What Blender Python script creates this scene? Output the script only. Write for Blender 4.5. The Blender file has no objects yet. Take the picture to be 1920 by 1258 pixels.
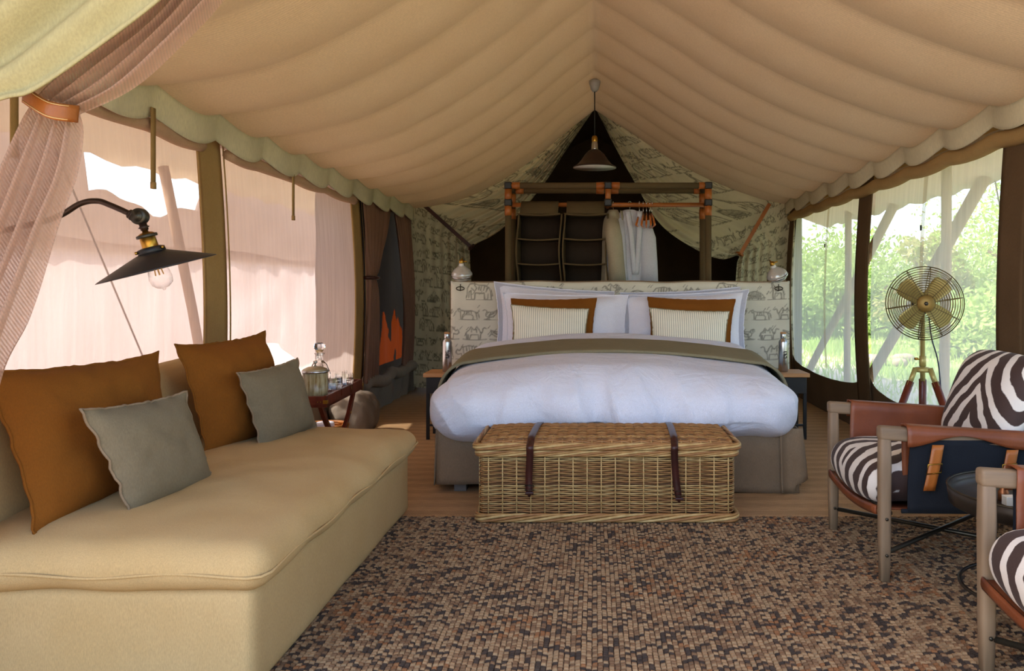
import bpy, math, random
import numpy as np
from mathutils import Vector, Matrix, noise
random.seed(7); np.random.seed(7)
PI = math.pi
scene = bpy.context.scene
C = scene.collection
# ------------------------------------------------------------------ camera, sky, sun, exposure
F, CX, CY, CH = 1500.0, 1115.0, 540.0, 1.15      # focal length in px, vanishing point, eye height
cam = bpy.data.cameras.new('camera'); camo = bpy.data.objects.new('camera', cam); C.objects.link(camo)
camo.location = (0, 0, CH); camo.rotation_euler = (PI/2, 0, 0)
cam.sensor_width = 36; cam.lens = F/1920*36
cam.shift_x = (960-CX)/1920; cam.shift_y = (CY-629)/1920
cam.clip_start = .05; cam.clip_end = 500
scene.camera = camo
world = bpy.data.worlds.new('world'); scene.world = world; world.use_nodes = True
wn = world.node_tree.nodes; wl = world.node_tree.links
sky = wn.new('ShaderNodeTexSky'); sky.sky_type = 'NISHITA'; sky.sun_disc = False
sky.sun_elevation = math.radians(52); sky.sun_rotation = math.radians(-105); sky.dust_density = 2.0; sky.ozone_density = 1.0
wl.new(sky.outputs[0], wn['Background'].inputs[0]); wn['Background'].inputs[1].default_value = 0.48
sl = bpy.data.lights.new('sun', 'SUN'); so = bpy.data.objects.new('sun', sl); C.objects.link(so)
sl.energy = 5.0; sl.angle = math.radians(.6); sl.color = (1, .96, .89)
SUND = Vector((.80, .22, -1.0)).normalized()
so.rotation_euler = SUND.to_track_quat('-Z', 'Y').to_euler(); so.location = (-6, -2, 8)
scene.view_settings.view_transform = 'Standard'; scene.view_settings.look = 'None'
scene.view_settings.gamma = 1; scene.view_settings.use_curve_mapping = False
scene.view_settings.exposure = 0.62

# ------------------------------------------------------------------ helpers
def P(px, py, Y):
    return Vector(((px-CX)*Y/F, Y, CH-(py-CY)*Y/F))
def lin(c):
    return tuple((x/255/12.92 if x/255 <= .04045 else ((x/255+.055)/1.055)**2.4) for x in c[:3])+(1,)
def nz(x, y=0, z=0): return noise.noise(Vector((x, y, z)))
class MB:
    def __init__(s): s.v = []; s.f = []; s.m = []
    def add(s, vs, fs, mi=0):
        k = len(s.v); s.v += [tuple(p) for p in vs]
        s.f += [tuple(i+k for i in q) for q in fs]; s.m += [mi]*len(fs); return s
    def box(s, a, b, mi=0, M=None):
        x0, y0, z0 = a; x1, y1, z1 = b
        vs = [Vector(p) for p in ((x0,y0,z0),(x1,y0,z0),(x1,y1,z0),(x0,y1,z0),(x0,y0,z1),(x1,y0,z1),(x1,y1,z1),(x0,y1,z1))]
        if M: vs = [M @ p for p in vs]
        return s.add(vs, [(3,2,1,0),(4,5,6,7),(0,1,5,4),(1,2,6,5),(2,3,7,6),(3,0,4,7)], mi)
    def tube(s, pts, r, n=8, closed=False, mi=0, flat=1.0):
        pts = [Vector(p) for p in pts]; N = len(pts)
        rs = r if isinstance(r, (list, tuple)) else [r]*N
        vs = []; up = None
        for i, p in enumerate(pts):
            a = pts[(i-1) % N] if (closed or i > 0) else p
            b = pts[(i+1) % N] if (closed or i < N-1) else p
            t = (b-a).normalized() if (b-a).length > 1e-9 else Vector((0,0,1))
            if up is None:
                up = Vector((0,0,1)) if abs(t.z) < .9 else Vector((1,0,0))
            x = t.cross(up)
            if x.length < 1e-6: x = t.orthogonal()
            x.normalize(); y = x.cross(t).normalized(); up = y
            for k in range(n):
                an = 2*PI*(k+.5)/n
                vs.append(p + x*math.cos(an)*rs[i] + y*math.sin(an)*rs[i]*flat)
        fs = []
        for i in range(N if closed else N-1):
            for k in range(n):
                j = (i+1) % N; fs.append((i*n+k, i*n+(k+1) % n, j*n+(k+1) % n, j*n+k))
        if not closed:
            fs.append(tuple(range(n-1, -1, -1))); fs.append(tuple((N-1)*n+k for k in range(n)))
        return s.add(vs, fs, mi)
    def lathe(s, prof, n=24, M=None, mi=0, flute=0, nf=0):
        vs = []
        for (r, z) in prof:
            for k in range(n):
                a = 2*PI*k/n; rr = r*(1+flute*math.cos(nf*a))
                p = Vector((rr*math.cos(a), rr*math.sin(a), z)); vs.append(M @ p if M else p)
        fs = []
        for i in range(len(prof)-1):
            for k in range(n): fs.append((i*n+k, i*n+(k+1) % n, (i+1)*n+(k+1) % n, (i+1)*n+k))
        if prof[0][0] > 1e-5: fs.append(tuple(range(n-1, -1, -1)))
        if prof[-1][0] > 1e-5: fs.append(tuple((len(prof)-1)*n+k for k in range(n)))
        return s.add(vs, fs, mi)
    def grid(s, fn, nu, nv, mi=0, flip=False):
        vs = [fn(i/nu, j/nv) for j in range(nv+1) for i in range(nu+1)]
        w = nu+1
        fs = [((j*w+i, j*w+i+1, (j+1)*w+i+1, (j+1)*w+i) if not flip else (j*w+i, (j+1)*w+i, (j+1)*w+i+1, j*w+i+1)) for j in range(nv) for i in range(nu)]
        return s.add(vs, fs, mi)
    def puff(s, c, size, r, n=(20,20,6), disp=None, mi=0):
        c = Vector(c); h = [q/2 for q in size]; key = {}; vs = []; fs = []
        def idx(p):
            k = (round(p[0]*1e5), round(p[1]*1e5), round(p[2]*1e5))
            if k not in key:
                q = [max(-(h[a]-r[a]), min(h[a]-r[a], p[a])) for a in range(3)]
                d = Vector([(p[a]-q[a])/r[a] for a in range(3)])
                d = d.normalized() if d.length > 1e-9 else d
                o = Vector([q[a]+d[a]*r[a] for a in range(3)])
                if disp: o = disp(o, h)
                key[k] = len(vs); vs.append(c+o)
            return key[k]
        def ax(a):
            return [(-h[a]+2*h[a]*(.5-.5*math.cos(PI*i/n[a]))*.35+.65*(2*h[a]*i/n[a])-.65*0) if False else -h[a]+2*h[a]*i/n[a] for i in range(n[a]+1)]
        A = [ax(0), ax(1), ax(2)]
        for a in range(3):
            b, d = (a+1) % 3, (a+2) % 3
            for sg in (-1, 1):
                for i in range(n[b]):
                    for j in range(n[d]):
                        q = []
                        for (ii, jj) in ((i,j),(i+1,j),(i+1,j+1),(i,j+1)):
                            p = [0,0,0]; p[a] = sg*h[a]; p[b] = A[b][ii]; p[d] = A[d][jj]; q.append(idx(p))
                        fs.append(tuple(q) if sg > 0 else tuple(q[::-1]))
        return s.add(vs, fs, mi)
    def build(s, name, mat, parent=None, smooth=True, bevel=0, solid=0, sub=0, w=True, seg=2, angle=None, kind=None):
        vs = s.v; off = Vector((0,0,0))
        if parent is not None:
            if w:
                q = parent
                while q is not None: off += q.location; q = q.parent
        elif w:
            xs = [p[0] for p in vs]; ys = [p[1] for p in vs]; zs = [p[2] for p in vs]
            off = Vector(((min(xs)+max(xs))/2, (min(ys)+max(ys))/2, min(zs)))
        me = bpy.data.meshes.new(name)
        me.from_pydata([(p[0]-off.x, p[1]-off.y, p[2]-off.z) for p in vs], [], s.f)
        mats = mat if isinstance(mat, (list, tuple)) else [mat]
        for m in mats: me.materials.append(m)
        if len(mats) > 1: me.polygons.foreach_set('material_index', s.m)
        me.polygons.foreach_set('use_smooth', [bool(smooth)]*len(me.polygons)); me.update()
        o = bpy.data.objects.new(name, me); C.objects.link(o)
        if parent is not None: o.parent = parent
        elif w: o.location = off
        if solid:
            d = o.modifiers.new('solid', 'SOLIDIFY'); d.thickness = solid; d.offset = 0
        if bevel:
            b = o.modifiers.new('bevel', 'BEVEL'); b.width = bevel; b.segments = seg; b.limit_method = 'ANGLE'; b.angle_limit = .6
        if sub:
            b = o.modifiers.new('sub', 'SUBSURF'); b.levels = sub; b.render_levels = sub
        if smooth and bevel:
            pass
        if kind: o['kind'] = kind
        return o
def tag(o, label, cat, group=None, kind=None):
    o['label'] = label; o['category'] = cat
    if group: o['group'] = group
    if kind: o['kind'] = kind
    return o
def root(name, label, cat, loc=(0,0,0), rz=0, group=None, kind=None):
    o = bpy.data.objects.new(name, None); C.objects.link(o); o.location = loc; o.rotation_euler = (0,0,rz)
    o.empty_display_size = .1
    return tag(o, label, cat, group, kind)
def dup(r, loc, label, rz=None):
    n = r.copy(); C.objects.link(n); n.location = loc; n['label'] = label
    if rz is not None: n.rotation_euler = (0,0,rz)
    def kids(a, b):
        for ch in list(a.children):
            if ch.name in seen: continue
            c = ch.copy(); C.objects.link(c); c.parent = b; seen.add(c.name); kids(ch, c)
    seen = set(); kids(r, n)
    return n
def spline(pts, n):
    """Catmull-Rom through pts (tuples), n samples"""
    pts = [np.array(p, float) for p in pts]; out = []
    m = len(pts)-1
    for i in range(n+1):
        t = i/n*m; k = min(int(t), m-1); f = t-k
        p0 = pts[max(k-1,0)]; p1 = pts[k]; p2 = pts[k+1]; p3 = pts[min(k+2,m)]
        out.append(.5*((2*p1)+(-p0+p2)*f+(2*p0-5*p1+4*p2-p3)*f*f+(-p0+3*p1-3*p2+p3)*f**3))
    return [tuple(float(x) for x in p) for p in out]

# ------------------------------------------------------------------ materials (all procedural)
def newmat(name):
    m = bpy.data.materials.new(name); m.use_nodes = True
    N = m.node_tree.nodes; L = m.node_tree.links
    return m, N, L, N['Principled BSDF']
def mapping(N, L, scale=(1,1,1), coord='Object'):
    tc = N.new('ShaderNodeTexCoord'); mp = N.new('ShaderNodeMapping'); mp.inputs['Scale'].default_value = scale
    L.new(tc.outputs[coord], mp.inputs[0]); return mp.outputs[0]
def noise_n(N, L, vec, sc, det=3, rough=.5, dist=0):
    n = N.new('ShaderNodeTexNoise'); n.inputs['Scale'].default_value = sc; n.inputs['Detail'].default_value = det
    n.inputs['Roughness'].default_value = rough; n.inputs['Distortion'].default_value = dist
    if vec is not None: L.new(vec, n.inputs['Vector'])
    return n.outputs[0]
def mixc(N, L, fac, a, b):
    x = N.new('ShaderNodeMix'); x.data_type = 'RGBA'
    if isinstance(fac, (int, float)): x.inputs[0].default_value = fac
    else: L.new(fac, x.inputs[0])
    for s_, v in ((x.inputs[6], a), (x.inputs[7], b)):
        if isinstance(v, tuple): s_.default_value = v
        else: L.new(v, s_)
    return x.outputs[2]
def mth(N, L, op, a, b=None):
    x = N.new('ShaderNodeMath'); x.operation = op
    for i, v in ((0, a), (1, b)):
        if v is None: continue
        if isinstance(v, (int, float)): x.inputs[i].default_value = v
        else: L.new(v, x.inputs[i])
    return x.outputs[0]
def ramp(N, L, fac, a, b):
    r = N.new('ShaderNodeMapRange'); r.inputs['From Min'].default_value = a; r.inputs['From Max'].default_value = b
    L.new(fac, r.inputs['Value']); return r.outputs[0]
def bump(N, L, b, h, strength=.3, dist=.01):
    x = N.new('ShaderNodeBump'); x.inputs['Strength'].default_value = strength; x.inputs['Distance'].default_value = dist
    L.new(h, x.inputs['Height']); L.new(x.outputs[0], b.inputs['Normal'])
def plain(name, c, rough=.6, c2=None, vs=6, stretch=(1,1,1), metal=0, bs=0, bscale=60, bd=.004, spec=.4, sheen=0):
    m, N, L, b = newmat(name)
    b.inputs['Roughness'].default_value = rough; b.inputs['Metallic'].default_value = metal
    b.inputs['Specular IOR Level'].default_value = spec
    if sheen: b.inputs['Sheen Weight'].default_value = sheen
    vec = mapping(N, L, stretch)
    c2 = c2 or tuple(x*.82 for x in c)
    L.new(mixc(N, L, ramp(N, L, noise_n(N, L, vec, vs, 4), .3, .7), lin(c), lin(c2)), b.inputs['Base Color'])
    if bs: bump(N, L, b, noise_n(N, L, vec, bscale, 4), bs, bd)
    return m
def fabric(name, c, c2=None, transl=0, tc=None, weave=350, wb=.25, rough=.95, rib=None, wr=.5, wrs=7):
    """woven cloth: soft colour drift, thread bump, optional translucency and ribs"""
    m, N, L, b = newmat(name)
    b.inputs['Roughness'].default_value = rough; b.inputs['Specular IOR Level'].default_value = .15
    vec = mapping(N, L); c2 = c2 or tuple(x*.88 for x in c)
    big = noise_n(N, L, vec, 3.5, 5, .6); fine = noise_n(N, L, mapping(N, L, (1,1,.25)), weave, 2)
    col = mixc(N, L, ramp(N, L, big, .3, .7), lin(c), lin(c2))
    col = mixc(N, L, mth(N, L, 'MULTIPLY', ramp(N, L, fine, .3, .7), .35), col, lin(tuple(x*.72 for x in c)))
    h = mth(N, L, 'ADD', mth(N, L, 'MULTIPLY', fine, .15), mth(N, L, 'MULTIPLY', noise_n(N, L, vec, wrs, 4, .55, .6), wr*2))
    if rib:
        w = N.new('ShaderNodeTexWave'); w.bands_direction = rib[0]; w.inputs['Scale'].default_value = rib[1]
        w.inputs['Distortion'].default_value = .4; w.inputs['Detail'].default_value = 1
        L.new(vec, w.inputs['Vector'])
        col = mixc(N, L, mth(N, L, 'MULTIPLY', w.outputs['Fac'], rib[2]), col, lin(tuple(x*.68 for x in c)))
        h = mth(N, L, 'ADD', h, mth(N, L, 'MULTIPLY', w.outputs['Fac'], .12))
    L.new(col, b.inputs['Base Color']); bump(N, L, b, h, wb, .02)
    if transl:
        t = N.new('ShaderNodeBsdfTranslucent'); t.inputs[0].default_value = lin(tc or c)
        mx = N.new('ShaderNodeMixShader'); mx.inputs[0].default_value = transl
        L.new(b.outputs[0], mx.inputs[1]); L.new(t.outputs[0], mx.inputs[2])
        L.new(mx.outputs[0], N['Material Output'].inputs[0])
    return m
def netting(name, c, opac, transl=.5, streak=(2,40,1.2), var=.25, stripes=None):
    """see-through insect mesh: open holes between lit threads"""
    m, N, L, b = newmat(name); N.remove(b)
    vec = mapping(N, L, streak); n = noise_n(N, L, vec, 1.0, 5, .65)
    tr = N.new('ShaderNodeBsdfTransparent'); tr.inputs[0].default_value = (1,1,1,1)
    d = N.new('ShaderNodeBsdfDiffuse'); d.inputs[0].default_value = lin(c)
    t = N.new('ShaderNodeBsdfTranslucent'); t.inputs[0].default_value = lin(c)
    a = N.new('ShaderNodeMixShader'); a.inputs[0].default_value = transl
    L.new(d.outputs[0], a.inputs[1]); L.new(t.outputs[0], a.inputs[2])
    f = mth(N, L, 'ADD', mth(N, L, 'MULTIPLY', mth(N, L, 'SUBTRACT', n, .5), var*2), opac)
    if stripes:
        w = N.new('ShaderNodeTexWave'); w.bands_direction = stripes[0]; w.inputs['Scale'].default_value = stripes[1]
        w.inputs['Distortion'].default_value = .5
        L.new(mapping(N, L), w.inputs['Vector'])
        f = mth(N, L, 'ADD', f, mth(N, L, 'MULTIPLY', mth(N, L, 'SUBTRACT', w.outputs['Fac'], .5), stripes[2]))
    x = N.new('ShaderNodeMixShader')
    cl = N.new('ShaderNodeClamp'); L.new(f, cl.inputs[0]); L.new(cl.outputs[0], x.inputs[0])
    L.new(tr.outputs[0], x.inputs[1]); L.new(a.outputs[0], x.inputs[2])
    L.new(x.outputs[0], N['Material Output'].inputs[0])
    return m
def glass(name, c=(1,1,1,1), rough=.02, ior=1.45):
    m, N, L, b = newmat(name)
    b.inputs['Base Color'].default_value = c; b.inputs['Transmission Weight'].default_value = 1
    b.inputs['Roughness'].default_value = rough; b.inputs['IOR'].default_value = ior
    return m
def thinglass(name):
    m, N, L, b = newmat(name); N.remove(b)
    t = N.new('ShaderNodeBsdfTransparent'); g = N.new('ShaderNodeBsdfGlossy'); g.inputs['Roughness'].default_value = .03
    f = N.new('ShaderNodeLayerWeight'); f.inputs[0].default_value = .35
    x = N.new('ShaderNodeMixShader'); L.new(mth(N, L, 'MULTIPLY', f.outputs['Facing'], .55), x.inputs[0])
    L.new(t.outputs[0], x.inputs[1]); L.new(g.outputs[0], x.inputs[2]); L.new(x.outputs[0], N['Material Output'].inputs[0])
    return m
def printed(name, c, ink):
    m, N, L, b = newmat(name); b.inputs['Roughness'].default_value = .95; b.inputs['Specular IOR Level'].default_value = .1
    a = N.new('ShaderNodeAttribute'); a.attribute_name = 'print'
    vec = mapping(N, L)
    base = mixc(N, L, ramp(N, L, noise_n(N, L, vec, 4, 4), .3, .7), lin(c), lin(tuple(x*.93 for x in c)))
    L.new(mixc(N, L, mth(N, L, 'MULTIPLY', a.outputs['Fac'], .85), base, lin(ink)), b.inputs['Base Color'])
    bump(N, L, b, noise_n(N, L, vec, 300, 2), .1, .004)
    return m
def zebra(name, ky, kx, kz, k, y0=0.0):
    m, N, L, b = newmat(name); b.inputs['Roughness'].default_value = .75; b.inputs['Sheen Weight'].default_value = .05
    vec = mapping(N, L); sp = N.new('ShaderNodeSeparateXYZ'); L.new(vec, sp.inputs[0])
    ay = mth(N, L, 'ABSOLUTE', mth(N, L, 'SUBTRACT', sp.outputs[1], y0))
    f = mth(N, L, 'ADD', mth(N, L, 'MULTIPLY', ay, ky), mth(N, L, 'ADD', mth(N, L, 'MULTIPLY', sp.outputs[0], kx), mth(N, L, 'MULTIPLY', sp.outputs[2], kz)))
    f = mth(N, L, 'ADD', f, mth(N, L, 'MULTIPLY', noise_n(N, L, vec, 5.0, 2, .5), .17))
    f = mth(N, L, 'SINE', mth(N, L, 'MULTIPLY', f, k))
    f = mth(N, L, 'ADD', f, mth(N, L, 'MULTIPLY', mth(N, L, 'SUBTRACT', noise_n(N, L, vec, 60, 3), .5), .5))
    L.new(mixc(N, L, ramp(N, L, f, -.28, -.08), lin((222,214,205)), lin((58,38,32))), b.inputs['Base Color'])
    bump(N, L, b, noise_n(N, L, vec, 250, 2), .25, .004)
    return m
def wood(name, c, c2, rough=.5, sc=(30,30,2), bs=.15):
    return plain(name, c, rough, c2, 1.0, sc, bs=bs, bscale=3, bd=.002)
CANVAS_IN = fabric('ceiling_canvas', (228,206,174), (220,194,160), transl=.26, tc=(234,214,184), weave=120, wb=.12, rib=('Y', 26, .22), wr=.2)
VALANCE = fabric('valance_canvas', (240,230,196), transl=.15, weave=140, rib=('Y', 34, .25), wr=.2)
TAN = fabric('tan_canvas', (176,144,94), (160,128,82), transl=.05)
BROWN = fabric('brown_canvas', (104,82,58), (92,72,50), transl=.03)
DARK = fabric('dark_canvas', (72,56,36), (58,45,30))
FLY = fabric('fly_canvas', (224,210,188), transl=.34, tc=(232,216,190))
FLYL = fabric('fly_edge_canvas', (206,172,144), transl=.3)
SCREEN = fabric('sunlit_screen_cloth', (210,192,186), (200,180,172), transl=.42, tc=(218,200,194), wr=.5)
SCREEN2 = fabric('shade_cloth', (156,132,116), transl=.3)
NET_L = netting('mauve_mesh', (222,204,196), .56, .6, (1,26,1.5), .16)
NET_R = netting('cream_mesh', (238,230,216), .50, .72, (1,22,1.2), .14)
NET_F = netting('curtain_mesh', (192,158,138), .80, .4, (18,18,1), .12, ('DIAGONAL', 46, .3))
MAUVE = fabric('mauve_cloth', (158,118,98), transl=.25)
ROLL = fabric('rolled_cloth', (196,160,130))
OLIVE = fabric('olive_canvas', (190,178,134), (170,160,118), transl=.08, weave=200, wr=.3)
GREYCAN = fabric('grey_canvas', (150,136,120), rough=.6, wr=1.0)
LEATHER = plain('tan_leather', (165,96,40), .38, (140,76,28), 9, bs=.2, bscale=120, bd=.003)
LEATHER_B = plain('brown_leather', (128,68,38), .4, (106,54,30), 8, bs=.25, bscale=90, bd=.003)
LEATHER_D = plain('dark_leather', (70,34,28), .35, (52,26,22), 12, bs=.2, bscale=120, bd=.002)
SOFA = fabric('sand_linen', (196,166,118), (190,158,108), wr=.3, weave=420, wb=.18)
RUST = fabric('rust_linen', (136,82,28), (122,72,22), wr=.35)
GREY = fabric('grey_linen', (128,115,92), (118,105,84), wr=.2)
WHITE = fabric('white_cotton', (240,241,254), (234,236,252), wr=.55, weave=500, wb=.3)
DUVET = fabric('duvet_cotton', (238,241,255), (234,238,255), wr=1.3, weave=500, wb=.55, wrs=5)
THROW = fabric('olive_throw', (150,140,112), (136,127,100), wr=.3)
SKIRT = fabric('taupe_linen', (146,124,100), (132,112,90), wr=.6)
PRINT = printed('animal_print_linen', (216,212,194), (116,112,102))
PRINT_C = printed('animal_print_curtain', (190,182,150), (86,82,68))
STEEL = plain('steel', (200,200,200), .25, (170,170,170), metal=1)
BRASS = plain('brass', (190,150,70), .3, (160,118,48), metal=1)
BRASS_P = plain('pale_brass', (190,176,112), .4, (172,156,92), metal=.45)
BLACK = plain('black_metal', (34,32,32), .45, (26,25,25))
GUN = plain('gunmetal', (84,80,70), .4, (66,62,54), metal=.8)
BRONZE = plain('bronze_tube', (66,48,38), .35, (50,36,28), metal=.6)
MAHOG = wood('mahogany', (112,48,30), (84,34,22), .3)
OAKT = wood('oak_top', (196,146,96), (176,126,80), .5, (3,30,30))
WOODG = wood('weathered_oak', (142,118,92), (112,92,72), .6, (26,26,2.2))
POLE = wood('pole_wood', (170,136,104), (140,108,80), .8)
NAVY = fabric('navy_canvas', (33,36,42), (27,30,36), wr=.2)
CREAMPL = plain('cream_ceramic', (222,214,196), .4)
# ------------------------------------------------------------------ ground and floor
def ground_mat():
    m, N, L, b = newmat('bush_ground'); vec = mapping(N, L); b.inputs['Roughness'].default_value = 1
    spg = N.new('ShaderNodeSeparateXYZ'); L.new(vec, spg.inputs[0]); n1 = mth(N, L, 'ADD', noise_n(N, L, vec, .35, 6, .6), ramp(N, L, spg.outputs[0], 4.6, 2.6)); n2 = noise_n(N, L, vec, 9, 5, .7)
    grass = mixc(N, L, ramp(N, L, n2, .3, .7), lin((150,168,84)), lin((104,128,58)))
    sand = mixc(N, L, ramp(N, L, n2, .3, .7), lin((234,214,186)), lin((216,194,164)))
    L.new(mixc(N, L, ramp(N, L, n1, .5, .66), grass, sand), b.inputs['Base Color']); bump(N, L, b, n2, .6, .08)
    return m
def sisal_mat():
    m, N, L, b = newmat('sisal_herringbone'); vec = mapping(N, L); b.inputs['Roughness'].default_value = .95
    sp = N.new('ShaderNodeSeparateXYZ'); L.new(vec, sp.inputs[0])
    per = .07
    tri = mth(N, L, 'PINGPONG', sp.outputs[1], per)
    band = mth(N, L, 'SINE', mth(N, L, 'MULTIPLY', mth(N, L, 'ADD', sp.outputs[0], tri), 2*PI/.014))
    alt = mth(N, L, 'GREATER_THAN', mth(N, L, 'PINGPONG', mth(N, L, 'ADD', sp.outputs[1], per/2), per), per/2)
    n = noise_n(N, L, mapping(N, L, (3,14,1)), 5, 5, .6)
    c = mixc(N, L, ramp(N, L, n, .3, .7), lin((208,166,116)), lin((178,138,94)))
    c = mixc(N, L, mth(N, L, 'MULTIPLY', ramp(N, L, band, -.6, .6), .4), c, lin((128,94,60)))
    c = mixc(N, L, mth(N, L, 'MULTIPLY', alt, .22), c, lin((112,82,52)))
    L.new(c, b.inputs['Base Color']); bump(N, L, b, band, .35, .004)
    return m
mb = MB(); mb.grid(lambda u, v: (-70+140*u, -40+140*v, -.16), 8, 8)
tag(mb.build('ground', ground_mat()), 'sandy ground with green grass outside the tent', 'ground', kind='structure')
mb = MB(); mb.box((-2.25,.6,-.14), (2.3,10.6,0))
tag(mb.build('floor', sisal_mat(), smooth=False), 'herringbone sisal matting covering the tent floor', 'floor', kind='structure')

# ------------------------------------------------------------------ ceiling
LX, RX = -1.97, 2.07
PROF_L = [(0,1.95),(.304,1.72),(.56,1.505),(.93,1.25),(1.34,1.04),(1.67,.95),(1.97,.914)]
PROF_R = [(0,1.95),(.493,1.64),(.837,1.42),(1.184,1.24),(1.53,1.10),(1.85,1.0),(2.07,.96)]
SL = spline(PROF_L, 60); SR = spline(PROF_R, 60)
def ce(x):
    S = SL if x < 0 else SR
    return float(np.interp(abs(x), [p[0] for p in S], [p[1] for p in S]))
def sag(Y):
    t = ((Y-3.6)/.595) % 1.0
    return math.sin(PI*t)
Y0C, NS = 3.6-.595*3, 12
YE = 8.6
xs = [LX+(0-LX)*i/40 for i in range(41)]+[RX*i/40 for i in range(1,41)]
ysr = [Y0C+.595*(k/14) for k in range(0, 14*NS) if Y0C+.595*(k/14) < YE]+[YE]
def cpt(x, Y):
    edge = min(1, abs(x)/1.97)
    a = .038+.024*edge
    z = CH+ce(x)-a*sag(Y)+.012*nz(x*1.5, Y*.9, 3)*(1-edge)
    if Y < 3: z += (3-Y)*.02
    return (x, Y, z)
mb = MB(); nx = len(xs)
mb.add([cpt(x, Y) for Y in ysr for x in xs], [(j*nx+i, (j+1)*nx+i, (j+1)*nx+i+1, j*nx+i+1) for j in range(len(ysr)-1) for i in range(nx-1)])
tag(mb.build('ceiling', CANVAS_IN), 'billowing cream canvas tent ceiling sagging in folds below the ridge', 'ceiling', kind='structure')
for nm, x0, sg, lab in (('trim_1', LX, 1, 'scalloped pale green canvas valance along the left eave'), ('trim_2', RX, -1, 'scalloped canvas valance along the right eave')):
    rr = [Y0C+.595*(k/14) for k in range(0, 14*NS) if Y0C+.595*(k/14) < YE]+[YE]
    def vpt(u, v, rr=rr, x0=x0, sg=sg):
        Y = rr[round(u*(len(rr)-1))]; s_ = sag(Y)
        zt = cpt(x0, Y)[2]+.01; zb = CH+(.775 if sg > 0 else .845)-.062*s_
        return (x0+sg*(.028*s_*(1-.4*v)+.02*v*s_)-sg*.02*v, Y, zt+(zb-zt)*v)
    mb = MB(); mb.grid(vpt, len(rr)-1, 6)
    tag(mb.build(nm, VALANCE, solid=.006), lab, 'valance', kind='structure')
# outer fly sheet
def flypt(u, v, sg):
    Y = .8+v*9.95; x = sg*3.12*u
    return (x, Y, 3.32-(1.35)*u-.05*math.sin(PI*u)*(1+.4*math.sin(Y*3))+.02*math.sin(Y*10.5)*u)
for sg, lab in ((-1, 'outer canvas fly sheet reaching beyond the left mesh wall'), (1, 'outer canvas fly sheet reaching beyond the right mesh wall')):
    mb = MB(); mb.grid(lambda u, v: flypt(u, v, sg), 20, 60)
    tag(mb.build('roof_fly', FLY, solid=.006), lab, 'fly sheet', kind='structure')

# ------------------------------------------------------------------ left wall
XL = -2.07
def wl(z): return XL+.05*math.sin(PI*min(1, max(0, z/2.0)))
WL = root('wall_left', 'left tent wall of pinkish mesh panels between tan canvas strips', 'wall', (XL,5.2,0), kind='structure')
def lpanel(name, ya, yb, z0, z1, mat, dx=0, nu=40, nv=24, wob=.012, zfun=None):
    mb = MB()
    def fn(u, v):
        Y = ya+(yb-ya)*u; zb = zfun(u) if zfun else z0
        z = zb+(z1-zb)*v
        return (wl(z)+dx+wob*nz(Y*5, z*1.2, 1)+wob*.5*math.sin(Y*19), Y, z)
    mb.grid(fn, nu, nv); return mb.build(name, mat, WL)
lpanel('mesh_panel', 1.75, 4.14, .3, 1.98, NET_L)
lpanel('mesh_panel', 4.33, 6.72, .3, 1.98, NET_L)
for ya, yb in ((1.55,1.8),(4.11,4.36),(6.70,6.95)):
    o = lpanel('canvas_strip', ya, yb, .05, 2.0, TAN, .02, 6, 24, .004); o.modifiers.new('s','SOLIDIFY').thickness = .012
    lpanel('strip_seam', ya-.012, ya+.006, .05, 2.0, TAN, .034, 2, 24, .004)
    lpanel('strip_seam', yb-.006, yb+.012, .05, 2.0, TAN, .034, 2, 24, .004)
lpanel('canvas_skirt', 1.55, 7.0, 0, .32, GREYCAN, .0)
lpanel('canvas_band', 1.55, 8.7, 1.93, 2.5, TAN, -.03)
for ya, yb in ((1.8,4.1),(4.36,6.7)):                                   # rolled-up window flap
    mb = MB(); mb.tube([(wl(1.86)+.05+.008*math.sin(y*9), y, 1.885-.012*abs(math.sin((y-3.6)*PI/.6))) for y in np.linspace(ya, yb, 40)], [.032+.005*math.sin(y*7) for y in np.linspace(ya, yb, 40)], 12)
    mb.build('rolled_flap', ROLL, WL)
for y in (2.7, 3.55, 5.2):
    mb = MB(); mb.box((wl(1.75)+.09, y-.018, 1.62), (wl(1.75)+.094, y+.018, 1.95)); mb.box((wl(1.75)+.085, y-.012, 1.59), (wl(1.75)+.1, y+.012, 1.62))
    mb.build('flap_strap', TAN, WL)
# rear doorway in the left wall
lpanel('canvas_skirt', 6.95, 9.3, 0, .3, GREYCAN, .02, 30, 8, .03)
def wl_roll(y): return (wl(.3)+.05+.02*math.sin(y*6), y, .3+.02*math.sin(y*9))
mb = MB(); mb.tube([wl_roll(y) for y in np.linspace(7.0, 9.25, 26)], .06, 10); mb.build('rolled_flap', GREYCAN, WL)
mb = MB(); mb.grid(lambda u, v: (-2.6+.03*nz(u*6, v*4), 7.45+u*5.1, .0+2.35*v), 190, 110)
def glow_hole(f):
    c = sum((Vector(mb.v[i]) for i in f), Vector())/4; Y, z = c.y, c.z
    t = (Y-9.55)/1.7
    return 0 < t < 1 and .22 < z < .42+.36*max(0, math.sin(PI*t))**.5+.14*math.sin(Y*11)+.1*nz(Y*6, z*3) and nz(Y*5, z*2.5, 3) > -.22
mb.f = [f for f in mb.f if not glow_hole(f)]; mb.m = [0]*len(mb.f)  # flame-shaped hole cut in the canvas to shape the orange glow
mb.build('outer_canvas', DARK, WL)
mb = MB(); mb.grid(lambda u, v: (-2.6+.53*u, 7.46-.5*u, 2.35*v), 4, 8); mb.build('outer_canvas', DARK, WL)
ORANGE = fabric('orange_cloth', (124,50,14), (100,36,10), transl=.35)
def orange(u, v):
    return (-2.68+.03*math.sin(u*20+v*2), 9.3+2.2*u, .05+1.1*v)
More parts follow.
